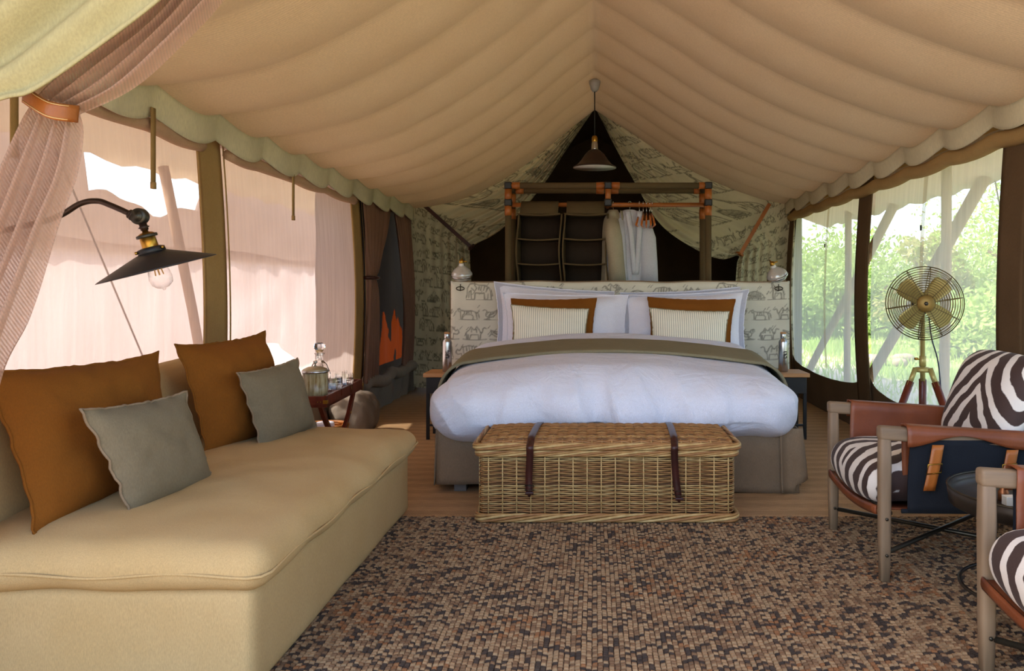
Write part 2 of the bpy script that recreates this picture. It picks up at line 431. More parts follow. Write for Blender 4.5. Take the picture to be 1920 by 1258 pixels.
mb = MB(); mb.grid(orange, 30, 16); mb.build('orange_glow_sheet', ORANGE, WL)  # sheet added behind the hole; sun through it imitates the orange glow
lpanel('dark_mesh_panel', 6.95, 9.3, .25, 2.0, netting('dark_mesh', (70,52,40), .62, .3, (1,20,1), .1), -.02)
def doorcurtain(name, label, rows, Yf, n=44, nf=6, amp=.035, mat=MAUVE, tie=None):
    # rows: (z, y_outer, y_inner)
    r = root(name, label, 'curtain', (XL, rows[-1][1], rows[-1][0]))
    S = spline(rows, 60)
    mb = MB()
    def fn(u, v):
        z, a, b = S[round(v*60)]
        wdt = abs(b-a)
        return (wl(z)+.05+amp*math.sin(u*nf*2*PI+.6*nz(v*3))*(.4+.6*min(1, .35/max(wdt, .05)))*.8, a+(b-a)*u, z)
    mb.grid(fn, n, 60); mb.build('cloth', mat, r, solid=.004)
    if tie:
        z, a, b = tie; m2 = MB()
        m2.tube([(wl(z)+.05+.055*math.cos(t), (a+b)/2+(abs(b-a)/2+.02)*math.sin(t), z) for t in np.linspace(0, 2*PI, 25)[:-1]], .016, 6, closed=True)
        m2.build('tieback', LEATHER_D, r)
    return r
doorcurtain('door_curtain', 'mauve cloth curtain tied back beside the dark side doorway', [(2.02,6.93,7.95),(1.75,6.93,7.75),(1.5,6.93,7.5),(1.32,6.95,7.28),(1.24,6.97,7.16),(1.1,6.95,7.25),(.7,6.92,7.3),(.32,6.92,7.35)], 0, tie=(1.24,6.96,7.17))
doorcurtain('door_curtain', 'dark mauve cloth curtain hanging in the corner by the printed drape', [(2.02,8.0,8.72),(1.6,8.12,8.72),(1.2,8.22,8.72),(.8,8.3,8.72),(.3,8.3,8.72)], 0)
# ------------------------------------------------------------------ sunlit screen outside on the left
YA, RA = 7.95, .98
def arch(Y):
    d = (Y-YA)/RA
    return .0+.74*math.sqrt(1-d*d) if abs(d) < 1 else .0
ysc = sorted(set(list(np.linspace(.2, 9.45, 94))+list(np.linspace(YA-RA, YA+RA, 60))))
mb = MB(); nsc = len(ysc)
mb.add([(-3.25+.05*nz(Y*2.2, k*.2)+.02*math.sin(Y*11), Y, arch(Y)-.14+(1.47+.02*math.sin(Y*2)-arch(Y)+.14)*k/12) for k in range(13) for Y in ysc],
       [(k*nsc+i, k*nsc+i+1, (k+1)*nsc+i+1, (k+1)*nsc+i) for k in range(12) for i in range(nsc-1)])
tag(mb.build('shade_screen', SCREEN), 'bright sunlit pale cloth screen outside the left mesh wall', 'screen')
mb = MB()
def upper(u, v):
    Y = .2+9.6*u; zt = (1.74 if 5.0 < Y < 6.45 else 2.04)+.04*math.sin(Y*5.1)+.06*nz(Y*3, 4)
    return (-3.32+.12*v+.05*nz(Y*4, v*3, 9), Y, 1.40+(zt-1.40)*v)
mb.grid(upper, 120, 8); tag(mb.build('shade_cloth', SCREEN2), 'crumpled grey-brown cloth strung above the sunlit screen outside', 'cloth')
for (ya, za, yb, zb, lab) in ((5.6,2.0,6.4,.0,'slanting wooden pole behind the left mesh near the wall lamp'), (3.6,2.0,3.62,0,'upright wooden fly pole outside the left mesh beside the front curtain')):
    mb = MB(); mb.tube([(-3.02,ya,za),(-3.02,(ya+yb)/2,(za+zb)/2),(-3.02,yb,-.15)], .035, 10); tag(mb.build('fly_pole', POLE), lab, 'pole', 'fly poles')
# ------------------------------------------------------------------ right wall
XR = 2.17
def wr_(z): return XR-.05*math.sin(PI*min(1, max(0, z/2.0)))
NET_S = netting('strap_mesh', (190,174,150), .62, .6)
WR = root('wall_right', 'right tent wall of cream mesh windows between brown canvas strips', 'wall', (XR,5.2,0), kind='structure')
def rpanel(name, ya, yb, z0, z1, mat, dx=0, nu=40, nv=24, wob=.012, zfun=None, ztop=None):
    mb = MB()
    def fn(u, v):
        Y = ya+(yb-ya)*u; zb = zfun(u) if zfun else z0; zt = ztop(u) if ztop else z1
        z = zb+(zt-zb)*v
        return (wr_(z)+dx+wob*nz(Y*5, z*1.2, 7), Y, z)
    mb.grid(fn, nu, nv); return mb.build(name, mat, WR)
low1 = lambda u: .42-.09*math.sin(PI*u)**.6+.22*(max(0, abs(u-.5)-.4)/.1)**2*.3
for ya, yb in ((6.36,8.58),(4.1,6.14),(1.9,3.92)):
    rpanel('mesh_panel', ya, yb, .3, 2.0, NET_R)
    rpanel('canvas_skirt', ya-.04, yb+.04, 0, .4, BROWN, -.02, 40, 8, .008, ztop=low1)
for ya, yb in ((8.52,8.75),(6.12,6.4),(3.88,4.14),(1.7,1.95)):
    o = rpanel('canvas_strip', ya, yb, .0, 2.02, BROWN, -.03, 6, 24, .004); o.modifiers.new('s','SOLIDIFY').thickness = .014
    rpanel('strip_seam', ya-.012, ya+.008, .0, 2.02, BROWN, -.045, 2, 24, .003)
rpanel('canvas_band', 1.7, 8.75, 1.93, 2.5, TAN, .03)
mb = MB(); mb.tube([(wr_(1.9)-.05, y, 1.925-.02*abs(math.sin((y-3.6)*PI/.595))) for y in np.linspace(1.8, 8.6, 90)], .045, 10); mb.build('rolled_flap', TAN, WR)
for y in (7.3, 5.15):
    rpanel('hanging_strap', y-.03, y+.03, .42, 1.95, NET_S, -.025, 2, 20, .01)
    mb = MB(); mb.box((wr_(1.6)-.045, y-.01, 1.52), (wr_(1.6)-.037, y+.01, 1.555)); mb.build('strap_buckle', BLACK, WR, smooth=False, bevel=.003)
# ------------------------------------------------------------------ rear compartment behind the printed curtains
WB = root('wall_back', 'dark canvas rear compartment seen between the printed drapes', 'wall', (.1,10.3,0), kind='structure')
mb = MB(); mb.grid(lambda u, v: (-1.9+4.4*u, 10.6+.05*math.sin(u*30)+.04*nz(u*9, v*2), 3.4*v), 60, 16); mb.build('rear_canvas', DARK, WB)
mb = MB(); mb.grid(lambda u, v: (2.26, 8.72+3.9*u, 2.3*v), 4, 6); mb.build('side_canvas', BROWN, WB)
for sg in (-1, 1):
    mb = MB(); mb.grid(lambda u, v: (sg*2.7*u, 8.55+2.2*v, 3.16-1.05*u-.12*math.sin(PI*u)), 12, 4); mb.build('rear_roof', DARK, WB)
# ------------------------------------------------------------------ sketched animal print (line art sampled on the cloth)
GL = {
 'elephant': [[(.04,.0),(.06,.4),(.12,.62),(.3,.76),(.55,.78),(.7,.86),(.86,.82),(.95,.6),(.96,.25),(1,.08)],[(.9,.1),(.89,.4),(.82,.48),(.8,.0),(.68,.0),(.66,.36),(.4,.32),(.32,.36),(.3,.0),(.18,.0),(.17,.3)],[(.7,.82),(.6,.6),(.68,.44),(.8,.6)],[(.04,.5),(.0,.2)],[(.3,.7),(.34,.5)],[(.42,.72),(.45,.5)],[(.2,.6),(.24,.42)],[(.5,.7),(.53,.52)]],
 'giraffe': [[(.95,.92),(.86,1.0),(.78,.95),(.7,.8),(.62,.62),(.3,.52),(.18,.42),(.14,.0)],[(.8,.88),(.74,.66),(.7,.45),(.72,.2),(.7,.0)],[(.62,.0),(.6,.3),(.4,.3),(.3,.32),(.26,.2),(.28,.0)],[(.3,.32),(.24,.0)],[(.86,1.0),(.84,1.06)],[(.95,.92),(.82,.88)],[(.18,.42),(.1,.22)],[(.4,.46),(.46,.4)],[(.55,.5),(.58,.42)]],
 'camel': [[(.02,.62),(.1,.68),(.16,.62),(.18,.42),(.28,.42),(.32,.56),(.42,.74),(.5,.56),(.56,.56),(.66,.72),(.74,.54),(.86,.4),(.84,.0)],[(.18,.42),(.26,.28),(.28,.0)],[(.34,.0),(.36,.26),(.66,.26),(.72,.0)],[(.78,.0),(.78,.26)],[(.86,.4),(.92,.2)],[(.3,.5),(.26,.36)],[(.44,.6),(.42,.4)],[(.64,.6),(.64,.42)]],
 'cat': [[(.0,.62),(.08,.66),(.12,.56),(.3,.52),(.62,.54),(.78,.48),(.84,.3),(.88,.0)],[(.0,.62),(.02,.5),(.12,.46),(.14,.0),(.2,.0),(.24,.3),(.62,.3),(.7,.18),(.68,.0),(.74,.0)],[(.8,.46),(.92,.4),(.98,.1)],[(.3,.5),(.3,.36)],[(.4,.5),(.41,.36)],[(.5,.5),(.51,.36)],[(.6,.5),(.62,.38)]],
 'bird': [[(.1,.0),(.3,.04),(.36,.2),(.22,.32),(.2,.5),(.3,.66),(.24,.82),(.12,.86),(.04,.8)],[(.36,.2),(.6,.22),(.85,.45),(.95,.8),(.75,.7),(.55,.66),(.3,.66)],[(.4,.3),(.8,.6)],[(.4,.4),(.72,.62)],[(.4,.04),(.4,.2)],[(.34,.0),(.5,.0)]],
 'spiny': [[(.0,.12),(.1,.3),(.25,.5),(.5,.6),(.75,.52),(.92,.32),(.96,.1),(.8,.1),(.2,.1),(.0,.12)],[(.2,.1),(.2,.0)],[(.34,.1),(.34,.0)],[(.66,.1),(.66,.0)],[(.8,.1),(.8,.0)]]+[[(.2+.09*k,.2+.02*(k%3)),(.26+.09*k,.46)] for k in range(7)]+[[(.24+.09*k,.16),(.3+.09*k,.32)] for k in range(7)],
 'tree': [[(.5,.0),(.48,.3),(.3,.55),(.12,.62)],[(.48,.3),(.6,.55),(.8,.7)],[(.58,.5),(.56,.82)],[(.3,.55),(.3,.8)],[(.04,.6),(.14,.74),(.24,.64)],[(.22,.82),(.32,.92),(.42,.82)],[(.48,.84),(.58,.96),(.68,.84)],[(.72,.7),(.82,.84),(.94,.72)],[(.36,.7),(.46,.76)],[(.66,.64),(.74,.58)],[(.5,.0),(.58,.2),(.6,.4)]],
 'deer': [[(.02,.6),(.1,.68),(.2,.6),(.3,.48),(.7,.5),(.82,.4),(.86,.0)],[(.1,.68),(.12,.95)],[(.14,.66),(.22,.92)],[(.02,.6),(.12,.52),(.22,.36),(.24,.0)],[(.3,.0),(.32,.28),(.66,.28),(.74,.0)],[(.82,.44),(.9,.5)]],
 'rhino': [[(.0,.34),(.06,.5),(.14,.42),(.24,.62),(.5,.7),(.8,.64),(.92,.44),(.92,.0)],[(.0,.34),(.08,.24),(.22,.28),(.24,.0),(.36,.0),(.38,.22),(.68,.2),(.74,.0),(.82,.0)],[(.28,.6),(.3,.3)],[(.6,.68),(.62,.3)],[(.4,.62),(.42,.42)],[(.5,.62),(.52,.42)],[(.7,.6),(.72,.42)],[(.92,.4),(.98,.2)]],
}
PR, TW, TH = .0025, 2.0, 1.44
RAST = np.zeros((int(TH/PR), int(TW/PR)), np.float32)
def stamp(pts, x0, y0, sx, sy, flip, wd=.0048):
    p = np.array(pts, float); p[:,0] = 1-p[:,0] if flip else p[:,0]
    p = p*[sx, sy]+[x0, y0]
    for a, b in zip(p[:-1], p[1:]):
        n = max(2, int(np.linalg.norm(b-a)/.0025))
        for t in np.linspace(0, 1, n):
            c = a+(b-a)*t; r = int(wd/PR)+2
            ix, iy = int(c[0]/PR), int(c[1]/PR)
            yy, xx = np.mgrid[iy-r:iy+r+1, ix-r:ix+r+1]
            d = np.hypot((xx+.5)*PR-c[0], (yy+.5)*PR-c[1])
            val = np.clip(1.4-d/wd, 0, 1)
            yy %= RAST.shape[0]; xx %= RAST.shape[1]
            RAST[yy, xx] = np.maximum(RAST[yy, xx], val)
rg = random.Random(3)
kinds = ['cat','giraffe','bird','deer','elephant','camel','spiny','rhino','tree','cat','rhino','bird']
big = {'elephant':.24,'rhino':.2,'giraffe':.15,'camel':.19,'spiny':.18,'tree':.2,'cat':.18,'bird':.13,'deer':.15}
row = 0; y = .02
while y < TH-.1:
    x = rg.uniform(0, .05)+(row % 2)*.06; last = None
    while x < TW-.08:
        k = rg.choice([q for q in kinds if q != last]); last = k
        s_ = big[k]*rg.uniform(.85, 1.1)
        for st in GL[k]: stamp(st, x, y, s_, s_*.72 if k != 'giraffe' else s_*1.0, rg.random() < .5 if False else row % 2 == 1)
        stamp([(0,0),(.3,-.03),(.7,-.02),(1,0)], x, y, s_, s_*.72, False, .003)
        x += s_+rg.uniform(.015, .04)
        for _ in range(5):
            hx, hy = x-s_*rg.random(), y+s_*rg.uniform(.1,.6); stamp([(0,0),(1,1)], hx, hy, .018, .022, False, .003)
    y += .16; row += 1
def set_print(o, uv):
    uv = np.array(uv); ix = ((uv[:,0]/PR).astype(int)) % RAST.shape[1]; iy = ((uv[:,1]/PR).astype(int)) % RAST.shape[0]
    a = o.data.attributes.new('print', 'FLOAT', 'POINT'); a.data.foreach_set('value', RAST[iy, ix].astype(np.float32))

# ------------------------------------------------------------------ printed drapes
def drape(label, rows, Yp, hand, strap, nu=190, nv=300):
    S = spline([(t[0],)+t[1]+t[2] for t in rows], 240)
    tt = np.array([s[0] for s in S]); cols = [np.array([s[i] for s in S]) for i in range(1,5)]
    r = root('printed_drape', label, 'curtain', tuple(P((rows[-1][1][0]+rows[-1][2][0])/2, rows[-1][1][1], Yp)), group='printed drapes across the rear of the tent')
    vs = []; uv = []
    for j in range(nv+1):
        t = j/nv; ox, oy, ix, iy = [float(np.interp(t, tt, c)) for c in cols]
        O = P(ox, oy, Yp); I = P(ix, iy, Yp); wd = (I-O).length
        Lrest = .35+1.25*min(1, t/.45)
        for i in range(nu+1):
            u = i/nu; p = O+(I-O)*u
            full = max(0, 1-wd/Lrest)
            am = (.006+.045*full*(1 if t < .62 else math.exp(-(t-.62)*9)))*(.1+.9*u**1.8)
            p.y += -am*math.sin(2*PI*(u**1.25)*7+nz(t*4)*1.2)-.01*nz(u*3, t*5)
            if u > .985: p.y -= .01
            vs.append(tuple(p)); uv.append((u*max(wd, Lrest*.55) if hand < 0 else 5-u*max(wd, Lrest*.55), 5-(oy+(iy-oy)*u*.35-200)*Yp/F))
    mb = MB(); w = nu+1
    mb.add(vs, [(j*w+i, j*w+i+1, (j+1)*w+i+1, (j+1)*w+i) for j in range(nv) for i in range(nu)])
    o = mb.build('cloth', PRINT_C, r); set_print(o, uv)
    a, b = strap; A = P(a[0], a[1], Yp-.05); B = P(b[0], b[1], Yp-.08); d = (B-A).normalized(); nn = Vector((-d.z, 0, d.x))*.02
    mb = MB(); M4 = [A-nn, A+nn, B+nn, B-nn]
    mb.add(M4+[q+Vector((0,-.008,0)) for q in M4], [(0,1,2,3),(7,6,5,4),(0,4,5,1),(1,5,6,2),(2,6,7,3),(3,7,4,0)])
    c = B+Vector((0,.04,0))
    mb.tube([(c.x+.035*math.cos(q)*(nn.normalized().x)+.0, c.y+.055*math.sin(q), c.z+.035*math.cos(q)*nn.normalized().z) for q in np.linspace(0, 2*PI, 17)[:-1]], .012, 6, closed=True)
    mb.build('tieback_strap', LEATHER if hand > 0 else LEATHER_D, r, smooth=False)
    return r
drape('animal-print drape tied back with a dark strap, left of the wardrobe', [(0,(1112,196),(1115,202)),(.12,(1055,236),(1068,272)),(.25,(965,305),(1022,342)),(.38,(870,352),(975,398)),(.5,(785,366),(930,438)),(.57,(772,395),(886,463)),(.66,(772,470),(882,492)),(.8,(772,580),(888,590)),(1,(776,726),(894,734))], 8.68, -1, ((793,383),(883,463)))
drape('animal-print drape swept back with a tan strap, right of the wardrobe', [(0,(1116,196),(1117,203)),(.12,(1206,243),(1150,270)),(.25,(1300,300),(1186,335)),(.38,(1390,330),(1238,420)),(.48,(1476,348),(1305,468)),(.55,(1490,380),(1352,486)),(.60,(1490,425),(1384,480)),(.66,(1490,470),(1381,500)),(.8,(1490,580),(1377,585)),(1,(1490,735),(1377,740))], 8.68, 1, ((1443,382),(1388,476)))

# ------------------------------------------------------------------ wardrobe rack
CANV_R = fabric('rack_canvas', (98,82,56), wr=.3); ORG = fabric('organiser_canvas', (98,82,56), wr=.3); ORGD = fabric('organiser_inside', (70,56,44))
YW, YW2 = 6.8, 7.16
wx0, wx1, wxm = P(953,0,YW).x, P(1328,0,YW).x, P(1140,0,YW).x
zt, z2 = P(0,348,YW).z, P(0,380,YW).z
W = root('wardrobe_rack', 'canvas-wrapped tube clothes rack with leather joints behind the headboard', 'clothes rack', ((wx0+wx1)/2, YW, 0))
for x in (wx0, wx1):
    for y in (YW, YW2):
        mb = MB(); mb.tube([(x,y,0),(x,y,1),(x,y,zt)], .027, 12); p = mb.build('post', CANV_R, W)
        for za, zb in ((zt-.13,zt-.03),(z2-.11,z2-.02)):
            m2 = MB(); m2.tube([(x,y,za),(x,y,zb)], .031, 12); m2.build('leather_sleeve', LEATHER, p)
    mb = MB(); mb.tube([(x,YW,zt),(x,YW2,zt)], .024, 10); mb.build('side_rail', CANV_R, W)
    mb = MB(); mb.tube([(x,YW,.12),(x,YW2,.12)], .024, 10); mb.build('side_rail', CANV_R, W)
for y in (YW, YW2):
    mb = MB(); mb.tube([(wx0,y,zt),(wxm,y,zt),(wx1,y,zt)], .026, 12); p = mb.build('top_rail', CANV_R, W)
    for a, b in ((wx0+.03,wx0+.1),(wxm-.1,wxm-.03),(wxm+.03,wxm+.1),(wx1-.08,wx1-.03)):
        m2 = MB(); m2.tube([(a,y,zt),(b,y,zt)], .03, 12); m2.build('leather_sleeve', LEATHER, p)
mb = MB(); mb.tube([(wx0,YW+.18,z2),(wx1,YW+.18,z2)], .02, 12); mb.build('hanging_rail', LEATHER, W)
for x in (wx0, wx1, wxm):
    mb = MB(); mb.tube([(x,YW,z2),(x,YW2,z2)], .018, 10); mb.build('cross_rail', LEATHER, W)
mb = MB(); mb.tube([(wxm,YW,z2),(wxm,YW,zt)], .024, 10); mb.build('short_post', LEATHER, W)
for x, z in ((wx0,zt),(wx1,zt),(wxm,zt),(wx0,z2),(wx1,z2),(wxm,z2)):
    mb = MB(); mb.box((x-.032,YW-.034,z-.03),(x+.032,YW+.034,z+.03)); mb.build('corner_joint', BLACK, W, smooth=False, bevel=.01)
def organiser(pxa, pxb, label):
    x0, x1 = P(pxa,0,YW-.02).x, P(pxb,0,YW-.02).x; y0, y1 = YW+.02, YW+.34
    r = root('hanging_organiser', label, 'organiser', ((x0+x1)/2, (y0+y1)/2, .3), group='hanging canvas organisers')
    zb, ztp = .3, P(0,400,YW).z
    mb = MB()
    mb.grid(lambda u, v: (x0+.02+(x1-x0-.04)*u, [y0+.01,YW+.15,YW+.18,YW+.21,y1-.01][round(v*4)], [ztp+.0,z2+.012,z2+.03,z2+.012,ztp][round(v*4)]), 4, 4)
    mb.build('top_flap', ORG, r, solid=.004)
    for xx in (x0, x1):
        mb = MB(); mb.grid(lambda u, v: (xx+.012*math.sin(v*14)*(1-u), y0+(y1-y0)*u, zb+(ztp-zb)*v), 6, 24); mb.build('side_panel', ORG, r, solid=.012)
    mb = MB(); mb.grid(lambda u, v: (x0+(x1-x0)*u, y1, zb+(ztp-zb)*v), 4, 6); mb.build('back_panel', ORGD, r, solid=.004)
    z = ztp; step = (P(0,400,YW).z-P(0,447,YW).z)
    for k in range(7):
        zz = ztp-k*step
        mb = MB(); mb.grid(lambda u, v: (x0+(x1-x0)*u, y0+(y1-y0)*v, zz-.012*math.sin(PI*u)*(1-v*.5)), 10, 4); mb.build('shelf', ORG, r, solid=.012)
    return r
organiser(969, 1050, 'hanging canvas organiser at the left end of the rack')
organiser(1057, 1138, 'hanging canvas organiser beside the white robe')

def hanger(x, rz, label, mat, grp=None, wd=.40, gap=.0):
    r = root('coat_hanger', label, 'hanger', (x, YW+.18, z2), rz, grp)
    mb = MB(); mb.tube([(.0,0,-.075)]+[(.018*math.cos(a), 0, .004+.026*math.sin(a)-.0) for a in np.linspace(-PI*.5, PI, 12)], .0035, 6); mb.build('hook', STEEL, r, w=False)
    mb = MB(); h = wd/2
    mb.tube([(-h,0,-.19),(-h*.5,0,-.125),(0,0,-.08),(h*.5,0,-.125),(h,0,-.19)], .009, 8)
    mb.tube([(-h,0,-.19),(0,0,-.2),(h,0,-.19)], .007, 6); mb.build('bar', mat, r, w=False)
    return r
AMBER = plain('amber_plastic', (206,112,20), .25, (176,84,10)); AMBER.node_tree.nodes['Principled BSDF'].inputs['Transmission Weight'].default_value = .3
hg = []
for k, px in enumerate((1199,1206,1212,1218,1222)):
    x = P(px,0,YW+.18).x
    hanger(x, math.radians(78+4*k), ('leftmost empty amber hanger, next to the white robe', 'second empty amber hanger from the white robe', 'middle one of the five empty amber hangers', 'second empty amber hanger from the right of the cluster', 'rightmost of the empty amber hangers on the rail')[k], AMBER, 'empty amber hangers', .36)
ROBE = fabric('robe_cotton', (206,206,212), (196,196,204), wr=.6); ROBE2 = fabric('robe_beige', (176,166,140), wr=.5)
def robe(pxc, label, mat, yaw, half, rzh, hl):
    x = P(pxc,0,YW+.15).x; zs = P(0,398,YW+.18).z+.02
    hanger(x, yaw, hl, MAHOG, None, half*1.5)
    r = root('bathrobe', label, 'robe', (x, YW+.18, zs-1.0), yaw)
    prof = [(0,.045,.04),(-.02,.09,.05),(-.06,half*.72,.065),(-.1,half*.95,.075),(-.2,half,.085),(-.45,half*.86,.09),(-.7,half*.96,.1),(-1.0,half*1.06,.11)]
    S = spline(prof, 40); mb = MB(); n = 48; vs = []
    for q, (z, a, b) in enumerate(S):
        for k in range(n):
            an = 2*PI*k/n; f = 1+.10*math.sin(an*7+1+q*.02)*min(1, q/14)
            vs.append((a*math.cos(an), b*f*math.sin(an), 1.0+z))
    fs = [(i*n+k, (i+1)*n+k, (i+1)*n+(k+1) % n, i*n+(k+1) % n) for i in range(40) for k in range(n)]
    mb.add(vs, fs); mb.build('body', mat, r, w=False)
    for s_ in (-1, 1):
        mb = MB(); mb.tube([(s_*half*.82,-.01,.90),(s_*half*1.0,-.03,.75),(s_*half*1.04,-.05,.55),(s_*half*1.0,-.06,.35)], [.055,.07,.068,.075], 14, flat=1.3); mb.build('sleeve', mat, r, w=False)
        mb = MB()
        def lap(u, v):
            z = .985-.55*v; xx = s_*(.05*(1-v)+.008)
            return (xx+s_*.05*(u-.5)*(1-.2*v), -.075-.03*min(1, v*3)-.012*math.sin(PI*u), z)
        mb.grid(lap, 6, 14); mb.build('lapel', mat, r, w=False, solid=.008)
    return r
robe(1150, 'beige robe hanging edge-on next to the organiser', ROBE2, math.radians(80), .16, 0, 'dark wooden hanger carrying the beige robe')
robe(1181, 'white cotton bathrobe hanging on the wardrobe rail', ROBE, math.radians(24), .145, 0, 'dark wooden hanger carrying the white bathrobe')

# ------------------------------------------------------------------ pendant lamp
YPN = 7.3
pz = lambda py: P(0,py,YPN).z
PL = root('pendant_lamp', 'copper-brown dome pendant lamp with white inside hung from the ridge', 'pendant lamp', (0, YPN, pz(318)))
mb = MB(); mb.lathe([(.02,pz(172)),(.035,pz(168)),(.05,pz(158)),(.052,pz(152)),(.03,pz(149)),(0.0,pz(148))], 24, Matrix.Translation((0,YPN,0))); mb.build('ceiling_rose', plain('grey_plastic', (170,166,158), .35), PL)
mb = MB(); mb.tube([(0,YPN,pz(172)),(0,YPN,pz(255))], .005, 6); mb.build('cord', BLACK, PL)
mb = MB(); mb.lathe([(.0,pz(254)),(.018,pz(255)),(.026,pz(258)),(.026,pz(265)),(.02,pz(268))], 20, Matrix.Translation((0,YPN,0))); mb.build('socket', BRASS, PL)
mb = MB(); mb.lathe([(.022,pz(264)),(.028,pz(270)),(.03,pz(279)),(.03,pz(282))], 20, Matrix.Translation((0,YPN,0))); mb.build('collar', STEEL, PL)
mb = MB(); mb.lathe([(.03,pz(280)),(.055,pz(283)),(.085,pz(289)),(.125,pz(301)),(.16,pz(309)),(.196,pz(313)),(.198,pz(315))], 40, Matrix.Translation((0,YPN,0)))
mb.build('shade', plain('copper_brown', (52,34,24), .5), PL)
mb = MB(); mb.lathe([(.028,pz(282)),(.05,pz(285)),(.08,pz(291)),(.12,pz(303)),(.155,pz(311)),(.192,pz(314.5)),(.196,pz(315.2))][::-1], 40, Matrix.Translation((0,YPN,0)))
mb.build('shade_lining', plain('white_enamel', (236,232,224), .2), PL)
mb = MB(); mb.lathe([(.0,pz(313)),(.02,pz(311)),(.03,pz(305)),(.025,pz(297)),(.014,pz(288))], 20, Matrix.Translation((0,YPN,0))); mb.build('bulb', thinglass('bulb_glass'), PL)

# ------------------------------------------------------------------ headboard and reading lights
YH = 6.42
hx0, hx1, hz = P(844,0,YH).x, P(1482,0,YH).x, P(0,528,YH).z
HB = root('headboard', 'long upholstered headboard in grey animal-print linen', 'headboard', ((hx0+hx1)/2, YH+.05, 0))
nu, nv = 420, 190; vs = []; uv = []
for j in range(nv+1):
    for i in range(nu+1):
        u, v = i/nu, j/nv; x = hx0+(hx1-hx0)*u; z = .02+(hz-.02)*v
        ed = min(u*(hx1-hx0), (1-u)*(hx1-hx0), (1-v)*hz)
        y = YH+.025*math.exp(-ed/.012)-.006*nz(x*3, z*3)
        zz = z+(.004*math.sin(x*9)+.006*nz(x*4, 2))*v
        vs.append((x, y, zz)); uv.append((x+5.13, z+.08))
mb = MB(); w = nu+1; mb.add(vs, [(j*w+i, j*w+i+1, (j+1)*w+i+1, (j+1)*w+i) for j in range(nv) for i in range(nu)])
o = mb.build('front_cover', PRINT, HB); set_print(o, uv)
mb = MB(); mb.box((hx0+.004,YH+.02,0),(hx1-.004,YH+.12,hz-.008)); mb.build('board', SKIRT, HB, smooth=False, bevel=.012)
mb = MB(); mb.tube([(hx0+.004,YH+.022,.02),(hx0+.004,YH+.022,hz-.02),(hx0+.02,YH+.022,hz-.002)]+[(x,YH+.022,hz-.0+.006*nz(x*4,2)+.004*math.sin(x*9)) for x in np.linspace(hx0+.05, hx1-.05, 60)]+[(hx1-.02,YH+.022,hz-.002),(hx1-.004,YH+.022,hz-.02),(hx1-.004,YH+.022,.02)], .006, 6)
mb.build('piping', SKIRT, HB)
GLB = glass('ribbed_glass', (.93,.95,.95,1), .12); PORC = plain('porcelain_white', (226,222,214), .25); ENAM = plain('silver_enamel', (210,208,202), .2, metal=.35)
def reading(px, py, tilt, yaw, label):
    c = P(px, py, YH+.06)
    r = root('reading_lamp', label, 'reading lamp', (c.x, c.y, hz), group='reading lamps on the headboard')
    M = Matrix.Translation((c.x, c.y, c.z)) @ Matrix.Rotation(yaw, 4, 'Z') @ Matrix.Rotation(tilt, 4, 'Y') @ Matrix.Rotation(.25, 4, 'X')
    prof = [(.0,-.066),(.036,-.063),(.068,-.046),(.085,-.018),(.083,.004),(.064,.034),(.037,.055),(.022,.066)]
    mb = MB(); mb.lathe(prof, 32, M); mb.build('shade', ENAM, r)
    mb = MB(); mb.lathe([(.084,-.03),(.089,-.02),(.086,-.01)], 32, M); mb.build('rim', STEEL, r)
    mb = MB(); mb.lathe([(.022,.06),(.02,.08),(.019,.09)], 20, M); mb.build('neck', PORC, r)
    mb = MB(); mb.lathe([(.02,.088),(.021,.092),(.018,.112),(.008,.118),(0,.12)], 20, M); k = mb.build('socket', BRASS, r)
    m2 = MB(); m2.tube([M @ Vector((.015,0,.1)), M @ Vector((.045,0,.1))], .007, 8); m2.build('switch', BRASS, k)
    mb = MB(); mb.tube([M @ Vector((0,0,.11)), M @ Vector((0,.05,.12)), Vector((c.x, YH+.14, c.z+.05)), Vector((c.x, YH+.13, hz-.03))], .006, 8); mb.build('arm', BRASS, r)
    mb = MB(); mb.tube([(c.x+.032*math.cos(a), YH-.018, hz-.055+.014*math.sin(a)) for a in np.linspace(0, 2*PI, 21)[:-1]], .004, 6, closed=True)
    mb.tube([(c.x,YH-.012,hz-.02),(c.x,YH-.018,hz-.075)], .004, 6); mb.build('hook_ring', GUN, r)
    return r
reading(866, 513, 0, 0, 'silver reading lamp upright on the left end of the headboard')
reading(1456, 515, -.42, 0, 'silver reading lamp tilted on the right end of the headboard')

# ------------------------------------------------------------------ bed
bx0, bx1, YB = P(818,0,4.5).x, P(1497,0,4.5).x, 4.5
BED = root('bed', 'wide bed with a taupe linen skirt', 'bed', ((bx0+bx1)/2, 5.4, 0))
mb = MB(); mb.puff(((bx0+bx1)/2, 5.46, .5), (bx1-bx0-.1, 1.86, .24), (.07,.07,.07), (24,24,6)); mb.build('mattress', WHITE, BED)
mb = MB(); mb.box((bx0+.03,YB+.03,.1),(bx1-.03,6.38,.3)); mb.build('base', SKIRT, BED, smooth=False)
mb = MB()
mb.grid(lambda u, v: (bx0+(bx1-bx0)*u, YB-.012*nz(u*7, v)-.03*(1-v)*max(0, u-.6)*1.6, .045-.045*max(0, u-.3)/.7+(.36-.03)*v+.006*math.sin(u*5)*(1-v)), 60, 10)
mb.build('skirt_front', SKIRT, BED, solid=.006)
for x, s_ in ((bx0,-1),(bx1,1)):
    mb = MB(); mb.grid(lambda u, v: (x+s_*.03*(1-v)*(.4+.6*math.sin(u*14)**2), YB+.0+1.85*u, .04+.32*v), 40, 8); mb.build('skirt_side', SKIRT, BED, solid=.006)
